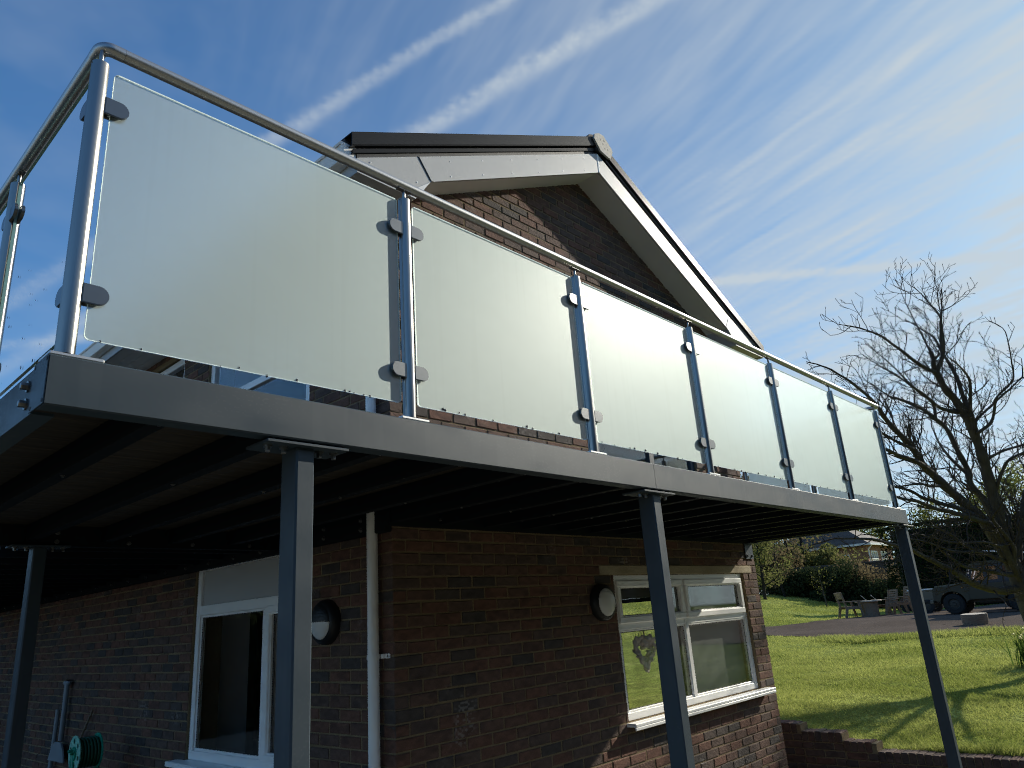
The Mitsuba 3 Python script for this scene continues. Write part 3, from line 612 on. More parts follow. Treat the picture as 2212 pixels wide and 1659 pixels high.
def bpost(x, y, along, sides):
    """along: 'x' or 'y' (run of the rail); sides: where clamps sit"""
    k = numbered(G+"post")
    m = prism(prof, .011, PT, "xy"); v = m[0]
    if along == "y": v = np.stack([v[:, 1], v[:, 0], v[:, 2]], 1)
    put(k+"__tube", (v+[x, y, 0], m[1][:, ::-1] if along == "y" else m[1]), "m_steel", smooth=35)
    put(k+"__cap", lathe([(0, PT), (PR*.96, PT), (PR*.96, PT+.003), (PR*.7, PT+.006), (0, PT+.006)], 28, (x, y, 0)), "m_steel", smooth=35)
    put(k+"__spigot", tube([(x, y, PT+.004), (x, y, PT+.03), (x, y, RZ-.018)], .0068, 12), "m_steel", smooth=True)
    d = (.034, .012) if along == "x" else (.012, .034)
    if not (x < .1 and y < .1): put(k+"__saddle", join([cb(x-d[0], x+d[0], y-d[1], y+d[1], RZ-.0245, RZ-.0195, .0015)]), "m_clamp")
    bpx = (.066, .048) if along == "x" else (.048, .066)
    cx = max(x+.012, bpx[0]+.002) if along == "x" else x+.024; cy = y+.024 if along == "x" else y
    put(k+"__base_plate", cb(cx-bpx[0], cx+bpx[0], max(cy-bpx[1], .001), cy+bpx[1], .0005, .0105, .002), "m_alu")
    for s in sides:
        for z in (.196, .812):
            P_ = [(s*(PR-.004)+s*u, w+z) for u, w in half_round(.0690, .057)]
            if s < 0: P_ = P_[::-1]
            if along == "x":
                m = join([rounded_plate([(x+u, w) for u, w in P_], YP-.0165, YP-.0055, "xz"), rounded_plate([(x+u, w) for u, w in P_], YP+.0055, YP+.0165, "xz")])
                m = (m[0]+[0, y-YP, 0], m[1])
            else:
                m = join([rounded_plate([(y+u, w) for u, w in P_], x-.0165, x-.0055, "yz"), rounded_plate([(y+u, w) for u, w in P_], x+.0055, x+.0165, "yz")])
            put(k+"__clamp", m, "m_clamp", smooth=25)
    return k
def panel(a0, a1, plane, at, mat, lab=None, z0=.066, z1=.943):
    q = sbox(a0, z0, a1, z1).buffer(-.014).buffer(.014, quad_segs=5)
    k = numbered(G+"glass_panel"); tag(k, lab)
    m2 = trimesh.creation.triangulate_polygon(q, engine="earcut"); p = m2[0]; z = np.full(len(p), at)
    scene[k] = mikit.ply((np.stack([p[:, 0], z, p[:, 1]], 1) if plane == "xz" else np.stack([z, p[:, 0], p[:, 1]], 1), m2[1]), mat)
    e = np.array(q.exterior.coords)[:-1]; n_ = len(e); t = .0048
    def ring(off): return np.stack([e[:, 0], np.full(n_, at+off), e[:, 1]], 1) if plane == "xz" else np.stack([np.full(n_, at+off), e[:, 0], e[:, 1]], 1)
    v = np.vstack([ring(-t), ring(t)]); f = np.array([[i, (i+1) % n_, n_+(i+1) % n_, n_+i] for i in range(n_)])
    inn = np.array(q.buffer(-.0022).exterior.coords)[:-1]
    put(k+"__edge", join([(v, f)]), "m_clear_edge" if mat == "m_pane" else "m_glass_edge", smooth=40)
    return k, q
names = ["frosted panel nearest the camera, reflecting blue sky", None, None, None, None, None]
for i, x in enumerate(PXS): bpost(x, YP, "x", ([1] if i == 0 else [-1] if i == 6 else [-1, 1]))
for i in range(6):
    k, q = panel(PXS[i]+.041, PXS[i+1]-.041, "xz", YP, "m_frost", names[i])
    dm = []
    for xd in PXS[i]+.06+rng.random(11)*(PXS[i+1]-PXS[i]-.12):
        r = .0022+.0028*rng.random(); s = trimesh.creation.icosphere(1, r)
        dm.append((np.array(s.vertices)*[1, .8, 1.5]+[xd, YP-.0006, .064+.011*rng.random()], np.array(s.faces)))
    put(k+"__water_drop", join(dm), "m_drop", kind="stuff", smooth=True)
# left return, clear glass
for y, s in ((.880, [-1, 1]), (1.74, [-1, 1]), (2.60, [-1])): bpost(PXS[0], y, "y", s)
for s, z in ((1, .196), (1, .812)):
    P_ = [(YP+PR-.004+u, w+z) for u, w in half_round(.069, .057)]
    put(G+"post__clamp", join([rounded_plate(P_, PXS[0]-.0165, PXS[0]-.0055, "yz"), rounded_plate(P_, PXS[0]+.0055, PXS[0]+.0165, "yz")]), "m_clamp", smooth=25)
for y0, y1 in ((YP, .880), (.880, 1.74), (1.74, 2.60)):
    k, q = panel(y0+.041, y1-.041, "yz", PXS[0], "m_pane", "clear glass side panel")
    dm = []
    for _ in range(16):
        r = .0014+.0022*rng.random()**2; s = trimesh.creation.icosphere(0, r)
        dm.append((np.array(s.vertices)*[.4, .7, 2.0]+[PXS[0]-.003, y0+.1+(y1-y0-.2)*rng.random(), .07+.42*rng.random()**1.6], np.array(s.faces)))
    put(k+"__water_drop", join(dm), "m_drop", kind="stuff", smooth=True)
# right return, frosted
XE = 7.195
for y, s in ((.80, [-1, 1]), (1.52, [-1])): bpost(XE, y, "y", s)
for y0, y1 in ((.07, .80), (.80, 1.52)): panel(y0+.041, y1-.041, "yz", XE, "m_frost", "frosted end panel")
# handrail: front run, elbow, side run
def rail(p0, p1, r=.0208): return tube([p0, ((p0[0]+p1[0])/2, (p0[1]+p1[1])/2, p0[2]), p1], r, 28)
er = .030
put(G+"handrail", rail((PXS[0]+er+.032, YP, RZ), (7.135, YP, RZ)), "m_rail", "long front handrail", smooth=40)
put(G+"handrail_elbow", tube([(PXS[0]+er+.031, YP, RZ), (PXS[0]+er, YP, RZ)]+[(PXS[0]+er-er*math.sin(t), YP+er-er*math.cos(t), RZ) for t in np.linspace(0, np.pi/2, 9)][1:-1]+[(PXS[0], YP+er, RZ), (PXS[0], YP+er+.031, RZ)], .0214, 28), "m_rail", smooth=40)
put(G+"handrail", rail((PXS[0], YP+er+.032, RZ), (PXS[0], 2.60, RZ)), "m_rail", smooth=40)
put(G+"handrail", rail((XE, .03, RZ-.001), (XE, D0-.02, RZ-.001)), "m_rail", smooth=40)
put(G+"handrail_elbow", tube([(7.134, YP, RZ), (7.165, YP, RZ), (7.185, YP+.007, RZ), (7.195, YP+.03, RZ)], .0214, 28), "m_rail", smooth=40)

# ------------------------------------------------------------------ wall lights
def wall_lamp(pos, axis, hood, lab):
    k = thing("wall_light", lab, "wall light", "round bulkhead lights on the brick walls")
    def lt(pr, sides=40):
        v, f = lathe(pr, sides)
        return ((np.stack([v[:, 0], -v[:, 2], v[:, 1]], 1) if axis == 1 else np.stack([-v[:, 2], v[:, 0], v[:, 1]], 1))+pos, f if axis == 1 else f[:, ::-1])
    put(k+"__housing", lt([(0, -.01), (.140, -.01), (.143, .01), (.140, .040), (.128, .058), (.112, .066), (.106, .060), (0, .060)]), "m_black", smooth=40)
    dome = [(.108*math.cos(t), .058+.035*math.sin(t)) for t in np.linspace(0, np.pi/2, 10)]
    put(k+"__diffuser", lt(dome), "m_opal", smooth=True)
    if hood:
        v, f = lt([(.1125*math.cos(t), .058+.0385*math.sin(t)) for t in np.linspace(0, np.pi/2, 14)], 48)
        c = v[f].mean(1); f = f[c[:, 2] > pos[2]+.004]
        put(k+"__hood", (v, f), "m_black", "ribbed eyelid hood over the upper half", smooth=40)
        for i in range(4):
            zz = pos[2]+.035+.02*i; hw = math.sqrt(max(.108**2-(zz-pos[2])**2, .0004))*.7
            tt = np.linspace(-1, 1, 9); rr = np.sqrt((hw*tt)**2+(zz-pos[2])**2); out = .058+.0385*np.sqrt(np.maximum(1-(rr/.1125)**2, 0))+.0012
            pts = [((pos[0]+hw*a, pos[1]-o, zz) if axis == 1 else (pos[0]-o, pos[1]+hw*a, zz)) for a, o in zip(tt, out)]
            put(k+"__rib", tube(pts, .0022, 6), "m_black", smooth=True)
wall_lamp(np.array([XC, 2.300, -.672]), 0, True, "black round bulkhead light with a hood over its upper half, left of the downpipe")
wall_lamp(np.array([4.420, D0, -.660]), 1, False, "black round bulkhead light with a full pale lens, beside the ground-floor window")

# ------------------------------------------------------------------ heart wreath in the window
wk = thing("heart_wreath", "heart-shaped wreath of pale wooden petals hanging inside the window", "wreath")
cx, cy, cz = 5.165, 1.755, -1.065
pet = []
for ring_, sc in ((0, 1.0), (1,   .80), (2, .63)):
    for t in np.linspace(0, 2*np.pi, 28-4*ring_, endpoint=False)+ring_*.12:
        hx = 16*math.sin(t)**3/17; hz = (13*math.cos(t)-5*math.cos(2*t)-2*math.cos(3*t)-math.cos(4*t))/17
        s = trimesh.creation.icosphere(1, 1.0); v = np.array(s.vertices)*[.034, .010, .026]
        an = rng.random()*3.1; v = v@np.array([[math.cos(an), 0, math.sin(an)], [0, 1, 0], [-math.sin(an), 0, math.cos(an)]])
        v = v@trimesh.transformations.rotation_matrix(rng.normal(0, .5), [1, 0, 0])[:3, :3]
        pet.append((v+[cx+.160*hx*sc+rng.normal(0, .005), cy-.012+.012*ring_+rng.normal(0, .004), cz-.012+.165*hz*(sc*.92+.02)+rng.normal(0, .005)], np.array(s.faces)))
for i, m in enumerate(pet): put(wk+"__petal", m, "m_shell", smooth=True)
put(wk+"__ribbon", join([tube([(cx+a, cy, cz+.07), (cx+a*1.7, cy, cz+.12), (cx+a*.2, cy, -.86)], .0032, 6) for a in (-.035, -.012, .012, .02)]), "m_ribbon", smooth=True)

# ------------------------------------------------------------------ hose reel, spade and cane on the dark side wall
hk = thing("hose_reel", "green garden hose reel with pierced mint end disc against the side wall", "hose reel")
RY, RZc = 5.43, -1.570
def disc(x0, x1, holes):
    q = Polygon([(RY+.142*math.cos(t), RZc+.142*math.sin(t)) for t in np.linspace(0, 2*np.pi, 41)[:-1]])
    if holes:
        for t in np.arange(6)*np.pi/3+.3: q = q.difference(Polygon([(RY+.098*math.cos(t)+.021*math.cos(s), RZc+.098*math.sin(t)+.021*math.sin(s)) for s in np.linspace(0, 6.283, 13)[:-1]]))
    return prism(q, x0, x1, "yz")
put(hk+"__end_disc", disc(1.900, 1.908, True), "m_mint", "pale mint end disc with six holes"); put(hk+"__end_disc", disc(2.075, 2.083, False), "m_green_plastic", "deep green end disc")
put(hk+"__hub", join([lathe([(0, 0), (.052, 0), (.058, .012), (.058, .19), (0, .19)], 24, (1.888, RY, RZc), 0)]), "m_green_plastic", smooth=40)
put(hk+"__crank", join([tube([(1.886, RY, RZc), (1.872, RY-.01, RZc+.004), (1.868, RY-.05, RZc+.03)], .009, 8), tube([(1.868, RY-.05, RZc+.03), (1.835, RY-.05, RZc+.03)], .013, 10)]), "m_green_plastic", smooth=True)
hz = []
for k_, r_ in ((0, .070), (1, .092), (2, .112)):
    t = np.linspace(0, 2*np.pi*6, 6*24); hz.append(tube(np.c_[1.916+.155*(t/t.max() if k_ % 2 == 0 else 1-t/t.max()), RY+r_*np.cos(t), RZc+r_*np.sin(t)], .0105, 6))
put(hk+"__hose", join(hz), "m_hose", smooth=True)
put(hk+"__stand", join([tube([(x, RY, RZc), (x, RY+.12, -2.2), (x, RY+.16, GZ+.02)], .012, 8) for x in (1.89, 2.092)]+[tube([(x, RY, RZc), (x, RY-.12, -2.2), (x, RY-.16, GZ+.02)], .012, 8) for x in (1.89, 2.092)]), "m_green_plastic", smooth=True)
sk = thing("snow_shovel", "grey shovel hanging blade down on the dark side wall behind the hose reel", "shovel")
put(sk+"__handle", join([tube([(2.30, 7.10, -1.06), (2.30, 7.10, -1.30), (2.30, 7.11, -1.61)], .026, 12), tube([(2.30, 7.03, -1.055), (2.30, 7.17, -1.055)], .022, 10)]), "m_tool", smooth=True)
put(sk+"__blade", prism([(6.88, -1.80), (7.36, -1.80), (7.29, -1.68), (7.20, -1.62), (7.02, -1.62), (6.94, -1.68)], 2.27, 2.285, "yz"), "m_tool")
put(sk+"__hook", join([tube([(2.345, 7.10, -1.03), (2.29, 7.10, -1.03), (2.285, 7.10, -1.01)], .008, 8)]), "m_zinc")
put("garden_broom", join([tube([(2.31, 7.33, -1.32), (2.31, 7.35, -1.6), (2.29, 7.38, -2.4)], .022, 10), bx(2.24, 2.33, 7.28, 7.50, GZ+.02, -2.40)]), "m_tool", "grey broom with a round handle standing behind the shovel", "broom", smooth=30)
put("bamboo_cane", tube([(2.32, 6.34, -1.30), (2.30, 6.60, -1.62), (2.20, 7.2, GZ+.01)], .011, 8), "m_wood", "thin wooden cane leaning on the side wall above the hose reel", "cane", smooth=True)

# ------------------------------------------------------------------ brick retaining wall of the lawn
rk = thing("retaining_wall", "low stepped brick retaining wall with brick-on-edge coping below the lawn", "garden wall")
LEV = [(-3.2, 1.086, -2.331), (1.086, 1.432, -2.246), (1.432, 1.884, -2.166), (1.884, 2.9, -2.086), (2.9, 3.6, -2.004)]
pieces = []
for y0, y1, zt in LEV:
    put(rk+"__core", bx(WX+.006, WX+.206, y0+.001, y1-.001, GZ-.05, zt-.012), "m_mortar")
    n_ = int((y1-y0)/.075)
    for i in range(n_):
        b = y1-.004-i*.075; a = b-.066
        j = rng.normal(0, .0022, 3)
        pieces.append(cb(WX-.004+j[0], WX+.212+j[1], a, b, zt-.1025, zt+j[2], .006))
    z = zt-.1125; r_ = 0
    while z > GZ:
        off = 0 if r_ % 2 else .1125
        y = y0-off
        while y < y1:
            q0, q1 = max(y, y0+.003), min(y+BL, y1-.003)
            if q1-q0 > .03: pieces.append(cb(WX-.002+rng.normal(0, .0018), WX+.10, q0, q1, z-BH, z, .005))
            y += .225
        z -= .075; r_ += 1
vis = [(np.linalg.norm(m[0].mean(0)-EYE) if in_view(m[0].mean(0)) else 1e6, m) for m in pieces]; vis.sort(key=lambda q_: q_[0])
restm, restu = [], []
for i, (d_, m) in enumerate(vis):
    uv = np.tile([.25+.6*rng.random(), rng.random()], (len(m[0]), 1))
    if i < 180: put(rk+"__brick", m, "m_brick", uv=uv)
    else: restm.append(m); restu.append(uv)
if restm: put(rk+"__brickwork", join(restm), "m_brick", kind="stuff", uv=np.vstack(restu))

# ------------------------------------------------------------------ bare magnolia on the lawn
LIMBS=[
 (0.11,0.05,[[14.82,0.58,-0.12],[14.55,0.51,0.43],[14.27,0.46,0.95],[14.02,0.43,1.35],[13.78,0.4,1.73],[13.44,0.46,2.17],[13.16,0.53,2.43],[12.92,0.56,2.68]]),
 (0.04,0.012,[[12.92,0.56,2.68],[12.89,0.41,2.91],[12.8,0.35,3.08],[12.66,0.26,3.43],[12.59,0.19,3.58]]),
 (0.04,0.008,[[12.92,0.56,2.68],[12.53,0.66,2.74],[12.01,0.81,2.96],[11.5,0.96,3.18],[10.9,1.27,3.27]]),
 (0.06,0.012,[[13.86,0.41,1.62],[13.66,0.36,1.88],[13.54,0.34,2.04],[13.51,0.37,2.37],[13.48,0.4,2.7],[13.4,0.47,3.09],[13.36,0.53,3.39],[13.31,0.65,3.57]]),
 (0.022,0.005,[[13.4,0.47,3.09],[13.39,0.39,3.48],[13.37,0.37,3.75],[13.29,0.46,3.97],[13.15,0.57,4.25],[13.08,0.67,4.39]]),
 (0.022,0.006,[[12.91,0.55,2.74],[12.9,0.56,3.0],[12.79,0.62,3.38],[12.74,0.66,3.65],[12.64,0.69,4.04]]),
 (0.045,0.01,[[13.86,0.41,1.60],[13.68,0.36,1.85],[13.56,0.34,2.01],[13.2,0.17,2.44],[12.8,0.16,2.59],[12.37,0.22,2.71]]),
 (0.012,0.004,[[12.59,0.19,3.58],[12.64,0.04,3.62],[12.69,-0.13,3.7]]),
 (0.11,0.015,[[15.01,0.52,-0.74],[14.27,0.67,0.25],[13.92,0.75,0.47],[13.58,0.83,0.67],[13.09,0.99,1.02],[12.77,1.06,1.2],[12.48,1.07,1.43],[12.13,1.15,1.68],[11.82,1.2,1.89],[11.55,1.21,2.06],[11.19,1.3,2.28],[10.71,1.51,2.55]]),
 (0.05,0.02,[[12.87,0.94,1.02],[12.24,1.0,1.17],[11.6,1.09,1.23],[10.97,1.18,1.33]]),
 (0.03,0.015,[[12.23,1.01,1.39],[11.82,1.11,1.48],[11.41,1.19,1.59]]),
 (0.06,0.015,[[14.73,0.49,-0.68],[14.05,0.54,0.13],[13.59,0.66,0.28],[13.03,0.9,0.42],[12.59,1.04,0.5],[12.17,1.15,0.58],[11.78,1.25,0.61],[11.4,1.32,0.68]]),
 (0.045,0.018,[[13.94,0.71,0.36],[13.54,0.86,0.5],[13.15,1.02,0.59],[12.82,1.14,0.66],[12.5,1.23,0.76],[12.15,1.36,0.84]]),
 (0.03,0.012,[[13.07,0.96,0.86],[12.7,1.02,0.84],[12.3,1.08,0.85],[11.84,1.26,0.79]]),
 (0.075,0.012,[[14.99,0.52,-0.72],[14.46,0.61,0.52],[14.26,0.74,0.92],[14.25,0.73,1.16],[14.15,0.78,1.49],[13.99,0.85,1.91],[13.9,0.94,2.11],[13.77,1.09,2.31],[13.46,1.4,2.56],[13.53,1.43,2.55],[13.33,1.63,2.77]]),
 (0.035,0.012,[[14.28,0.75,1.12],[14.37,0.94,1.39],[14.46,1.09,1.74],[14.62,1.18,2.06]]),
 (0.03,0.008,[[13.84,0.93,2.08],[13.87,0.94,2.41],[13.76,1.12,2.7],[13.57,1.32,3.12],[13.42,1.52,3.46]]),
 (0.035,0.01,[[13.54,0.49,2.06],[13.17,0.68,2.14],[12.82,0.79,2.32],[12.58,0.83,2.4],[12.21,0.97,2.58],[11.8,1.14,2.77]]),
 (0.035,0.02,[[14.42,0.45,0.76],[14.26,0.31,0.93],[14.11,0.16,1.12],[13.98,0.02,1.21],[13.93,-0.2,1.28]]),
 (0.03,0.02,[[14.11,0.44,1.17],[14.34,0.37,1.34],[14.69,0.18,1.48],[15.09,-0.05,1.58]]),
 (0.03,0.008,[[13.69,0.35,1.69],[13.73,0.12,1.84],[13.65,-0.0,2.05],[13.56,-0.07,2.17],[13.58,-0.29,2.34],[13.52,-0.39,2.45],[13.35,-0.44,2.72],[13.16,-0.5,3.04]]),
 (0.025,0.012,[[13.64,0.33,1.84],[13.74,0.28,1.96],[13.98,0.02,2.19],[14.23,-0.27,2.46],[14.4,-0.42,2.62]]),
 (0.075,0.012,[[14.89,0.53,-0.83],[14.34,0.73,-0.85],[13.81,0.86,-0.77],[13.28,0.96,-0.64],[12.79,1.01,-0.5],[12.27,1.09,-0.35],[11.8,1.14,-0.25],[11.37,1.15,-0.16],[10.89,1.23,-0.11],[10.38,1.34,-0.03],[9.74,1.61,-0.01]]),
 (0.045,0.012,[[14.82,0.51,-0.6],[14.34,0.62,-0.58],[13.78,0.79,-0.5],[13.3,0.89,-0.44],[12.75,1.0,-0.27],[12.32,1.02,-0.15]]),
 (0.045,0.01,[[14.75,0.51,-0.44],[14.34,0.62,-0.34],[13.91,0.75,-0.22],[13.44,0.92,-0.07],[13.09,0.96,0.05],[12.71,1.04,0.17],[12.34,1.13,0.24]]),
 (0.025,0.008,[[13.91,0.71,-0.24],[13.4,0.79,-0.21],[12.82,0.95,-0.19],[12.37,0.96,-0.15],[11.8,1.08,-0.06],[11.32,1.13,-0.03]]),
 (0.03,0.008,[[14.52,0.44,-0.1],[14.07,0.52,-0.14],[13.53,0.64,-0.07],[12.87,0.93,-0.06],[12.31,1.07,0.02],[11.81,1.17,0.06]]),
 (0.05,0.02,[[14.86,0.45,-0.59],[14.61,0.47,-0.45],[14.4,0.39,-0.18],[14.11,0.43,0.02],[13.8,0.47,0.26],[13.66,0.39,0.36]]),
 (0.045,0.02,[[14.89,0.43,-0.61],[14.83,0.51,-0.47],[14.87,0.44,-0.26],[14.79,0.43,0.12],[14.8,0.41,0.29],[14.83,0.4,0.42],[14.65,0.5,0.78]]),
 (0.012,0.012,[[14.97,0.63,-0.89],[14.93,0.61,-1.1],[14.91,0.6,-1.35]]),
]
LIMBS += [
 (.07,.012,[[14.92,.48,-.9],[14.75,.05,-.45],[14.45,-.45,-.1],[14.0,-.95,.2],[13.5,-1.45,.4]]),
 (.08,.012,[[14.90,.50,-.7],[15.1,.05,.1],[15.3,-.5,.9],[15.35,-1.0,1.7],[15.2,-1.5,2.4]]),
 (.06,.012,[[14.95,.45,-1.0],[15.3,-.2,-.6],[15.5,-.9,-.3],[15.4,-1.6,0.0],[15.1,-2.3,.2]]),
 (.07,.012,[[14.88,.52,-.6],[15.4,.3,.4],[15.9,.0,1.3],[16.3,-.4,2.1],[16.5,-.8,2.9]]),
 (.05,.012,[[14.90,.50,-.8],[14.4,.1,-.6],[13.8,-.2,-.4],[13.2,-.45,-.25],[12.6,-.7,-.15]]),
 (.06,.012,[[14.85,.5,-.4],[15.0,.0,.8],[14.9,-.5,1.6],[14.7,-.9,2.3],[14.4,-1.2,3.0]]),
]
def smooth_line(pts, k=4):
    p = np.asarray(pts, float)
    if len(p) < 3: return np.linspace(p[0], p[-1], k+1)
    q = np.vstack([2*p[0]-p[1], p, 2*p[-1]-p[-2]]); out = []
    for i in range(1, len(q)-2):
        for t in np.linspace(0, 1, k, endpoint=False):
            out.append(.5*((2*q[i])+(-q[i-1]+q[i+1])*t+(2*q[i-1]-5*q[i]+4*q[i+1]-q[i+2])*t*t+(-q[i-1]+3*q[i]-3*q[i+1]+q[i+2])*t**3))
    out.append(q[-2]); return np.array(out)
trng = np.random.default_rng(23)
def nrm(v): return v/(np.linalg.norm(v)+1e-12)
twigs, buds = [], []
def twig(p, d, length, r, depth, up=.35):
    n = max(3, int(length/.075)); pts = [p]; dirs = []
    d = nrm(d)
    for i in range(n):
        d = nrm(d+trng.normal(0, .13, 3)+np.array([0, 0, up*.16])); p = p+d*length/n; pts.append(p); dirs.append(d)
    rr = np.linspace(r, max(r*.5, .0036), n+1)
    twigs.append(tube(pts, rr, 5 if r > .012 else 4 if r > .006 else 3, False))
    if depth == 0 or length < .15:
        e = pts[-1]; buds.append(tube([e, e+d*.018, e+d*.042], [.0025, .0062, .001], 4, False)); return
    m = max(2, int(length/.17))
    for j in range(m):
        t = (.22+.76*(j+trng.random()*.7)/m); i = min(int(t*n), n-1)
        b = nrm(np.cross(dirs[i], trng.normal(0, 1, 3)))
        twig(pts[i+1], nrm(dirs[i]*.72+b*.75+np.array([0, 0, up*.45])), length*(.34+.30*trng.random())*(1.08-t*.45), max(rr[i]*.6, .0042), depth-1, up)
trunk_p = [(15.15, .42, -2.45), (15.10, .43, -2.1), (15.02, .46, -1.6), (14.93, .50, -1.1), (14.86, .53, -.6), (14.82, .58, -.12)]
tree = thing("magnolia_tree", "large bare many-stemmed tree with rising twiggy branches on the lawn at the right", "tree")
put(tree+"__trunk", tube(smooth_line(trunk_p), np.interp(np.linspace(0, 1, 21), [0, .1, .3, 1], [.26, .19, .165, .125]), 12), "m_bark", smooth=True)
for li, (r0, r1, pts) in enumerate(LIMBS):
    p = smooth_line(pts, 4); n = len(p)
    wob = np.stack([meshkit.fbm(np.c_[p[:, 0]*2.2, p[:, 1]*2.2+li, p[:, 2]*2.2], 2, 60+k)-.5 for k in range(3)], 1)*np.minimum(np.arange(n), 4)[:, None]/4*.05
    p = p+wob; tt = np.linspace(0, 1, n); r = r0+(r1-r0)*tt**.8
    put(tree+"__limb", tube(p, r*(1+.10*np.sin(np.arange(n)*1.7+li)), 9 if r0 > .04 else 7), "m_bark", smooth=True)
    if li == 29: continue
    seg = np.linalg.norm(np.diff(p, axis=0), axis=1); Lt = seg.sum(); low = li in (11, 12, 22, 23, 24, 25, 26, 30, 32, 34); m = int(Lt/(.24 if low else .145))
    for j in range(m):
        t = .12+.88*(j+trng.random())/m; i = min(int(t*(n-1)), n-2); d = nrm(p[i+1]-p[i])
        b = nrm(np.cross(d, trng.normal(0, 1, 3))); k = (1.0-.45*t)
        twig(p[i], nrm(d*.55+b*.75+np.array([0, 0, .05 if low else .3])), (.36+.78*trng.random())*k*(1.0 if r0 > .02 else .65), max(min(r[i]*.36, .014), .0062), 2, .12 if low else .38)
    twig(p[-1], p[-1]-p[-2], .38, max(r1, .004), 2, .12 if low else .35)
put(tree+"__twigs", join(twigs), "m_twig", kind="stuff", smooth=True)
put(tree+"__buds", join(buds), "m_bark", kind="stuff", smooth=True)

# ------------------------------------------------------------------ daffodils at its foot
dk = thing("daffodil_clump", "clump of flowering daffodils with tall strap leaves at the foot of the bare tree", "flowers")
lv, fl, st = [], [], []
for i in range(150):
    b = np.array([16.05+trng.normal(0, .16), .72+trng.normal(0, .17), 0]); b[2] = gb(b[0], b[1])-.02
    a = trng.random()*6.28; lean = .15+.75*trng.random(); hh = .38+.34*trng.random(); w_ = .009+.006*trng.random()
    o = np.array([math.cos(a), math.sin(a), 0]); s_ = np.array([-math.sin(a), math.cos(a), 0])*w_
    t = np.linspace(0, 1, 6)[:, None]; ln = b+o*lean*hh*t**1.8+np.array([0, 0, 1])*hh*(t-.18*lean*t**2)
    wd = np.array([.8, 1, 1, .9, .6, .05])[:, None]*s_
    v = np.vstack([ln-wd, ln+wd]); lv.append((v, np.array([[k, k+1, 7+k, 6+k] for k in range(5)])))
for i in range(13):
    b = np.array([16.02+trng.normal(0, .17), .74+trng.normal(0, .2), 0]); b[2] = gb(b[0], b[1]); a = trng.random()*6.28; hh = .45+.22*trng.random()
    e = b+np.array([math.cos(a)*.12, math.sin(a)*.12, hh]); st.append(tube([b, (b+e)/2+[0, 0, .03], e], .004, 5, False))
    for k in range(6):
        q = k*1.047; d = np.array([math.cos(q), math.sin(q), .25]); s_ = np.array([-math.sin(q), math.cos(q), 0])*.016
        fl.append((np.array([e, e+d*.022+s_, e+d*.046, e+d*.022-s_]), np.array([[0, 1, 2, 3]])))
    fl.append(lathe([(.008, 0), (.012, .022), (.016, .026)], 8, e))
put(dk+"__leaves", join(lv), "m_leaf_daff", kind="stuff"); put(dk+"__stem", join(st), "m_leaf_daff", kind="stuff", smooth=True); put(dk+"__flower", join(fl), "m_petal", kind="stuff")

# ------------------------------------------------------------------ trees, shrubs and hedges further off
def cards(c, n, size, spread, rr, flat=.0):
    """n leaf-sized quads scattered round the centres c (k,3) with radii spread"""
    k = rr.integers(0, len(c), n); d = rr.normal(0, 1, (n, 3)); d /= np.linalg.norm(d, axis=1, keepdims=True)
    p = c[k]+d*(spread[k][:, None]*rr.random((n, 1))**.45)*np.array([1, 1, .8])
    a = rr.normal(0, 1, (n, 3)); a /= np.linalg.norm(a, axis=1, keepdims=True); b = np.cross(a, rr.normal(0, 1, (n, 3))); b /= np.linalg.norm(b, axis=1, keepdims=True)
    s = size*(.6+.8*rr.random((n, 1))); w_ = .5
    v = np.stack([p-a*s, p-b*s*w_, p+a*s, p+b*s*w_], 1).reshape(-1, 3); i = np.arange(n)*4
    return v, np.vstack([np.c_[i, i+1, i+2], np.c_[i, i+2, i+3]])
def grow(base, height, crown_r, nlimb, rr, r0, lean=(0, 0), clear=.35):
    """a trunk with limbs: (mesh, points along the limbs)"""
    base = np.array(base, float); ms, tips = [], []
    top = base+np.array([lean[0], lean[1], height*.92]); mid = (base+top)/2+rr.normal(0, .03*height, 3)*[1, 1, 0]
    tr = smooth_line([base-[0, 0, .25], base, mid, top], 5); ms.append(tube(tr, np.linspace(r0, r0*.22, len(tr)), 8))
    for i in range(nlimb):
        t = clear+(1-clear)*(i+rr.random()*.8)/nlimb; k = min(int(t*(len(tr)-1)), len(tr)-2); p = tr[k]; a = i*2.4+rr.random()
        ln = crown_r*(1.1-.55*(t-clear)/(1-clear))*(.7+.5*rr.random()); d = np.array([math.cos(a), math.sin(a), .55+.3*rr.random()])
        q = smooth_line([p, p+d*ln*.5+rr.normal(0, .06*ln, 3), p+d*ln*[1, 1, 1.25]+rr.normal(0, .08*ln, 3)], 4)
        ms.append(tube(q, np.linspace(r0*.38*(1.1-t*.6), .012, len(q)), 5)); tips += [q[-1], q[len(q)*2//3], q[len(q)//2]]
        for _ in range(3):
            s = q[rr.integers(2, len(q))]; e = s+np.array([rr.normal(0, .3), rr.normal(0, .3), .25+.2*rr.random()])*ln*.7
            ms.append(tube([s, (s+e)/2+rr.normal(0, .04*ln, 3), e], [r0*.10, r0*.07, .006], 4, False)); tips.append(e)
    tips.append(top); return join(ms), np.array(tips)
brng = np.random.default_rng(99)
def leafy(name, lab, cat, base, height, cr, n, size, mat, r0=.12, nlimb=9, clear=.3, group=None, lean=(0, 0), bark="m_bark_dark", dens=.45):
    k = thing(name, lab, cat, group); m, tips = grow(base, height, cr, nlimb, brng, r0, lean, clear)
    put(k+"__trunk", m, bark, smooth=True)
    put(k+"__crown", cards(tips, n, size, np.full(len(tips), cr*dens)*(.6+.7*brng.random(len(tips))), brng), mat, kind="stuff")
    return k
def at(x, y): return (x, y, float(gb(x, y)))
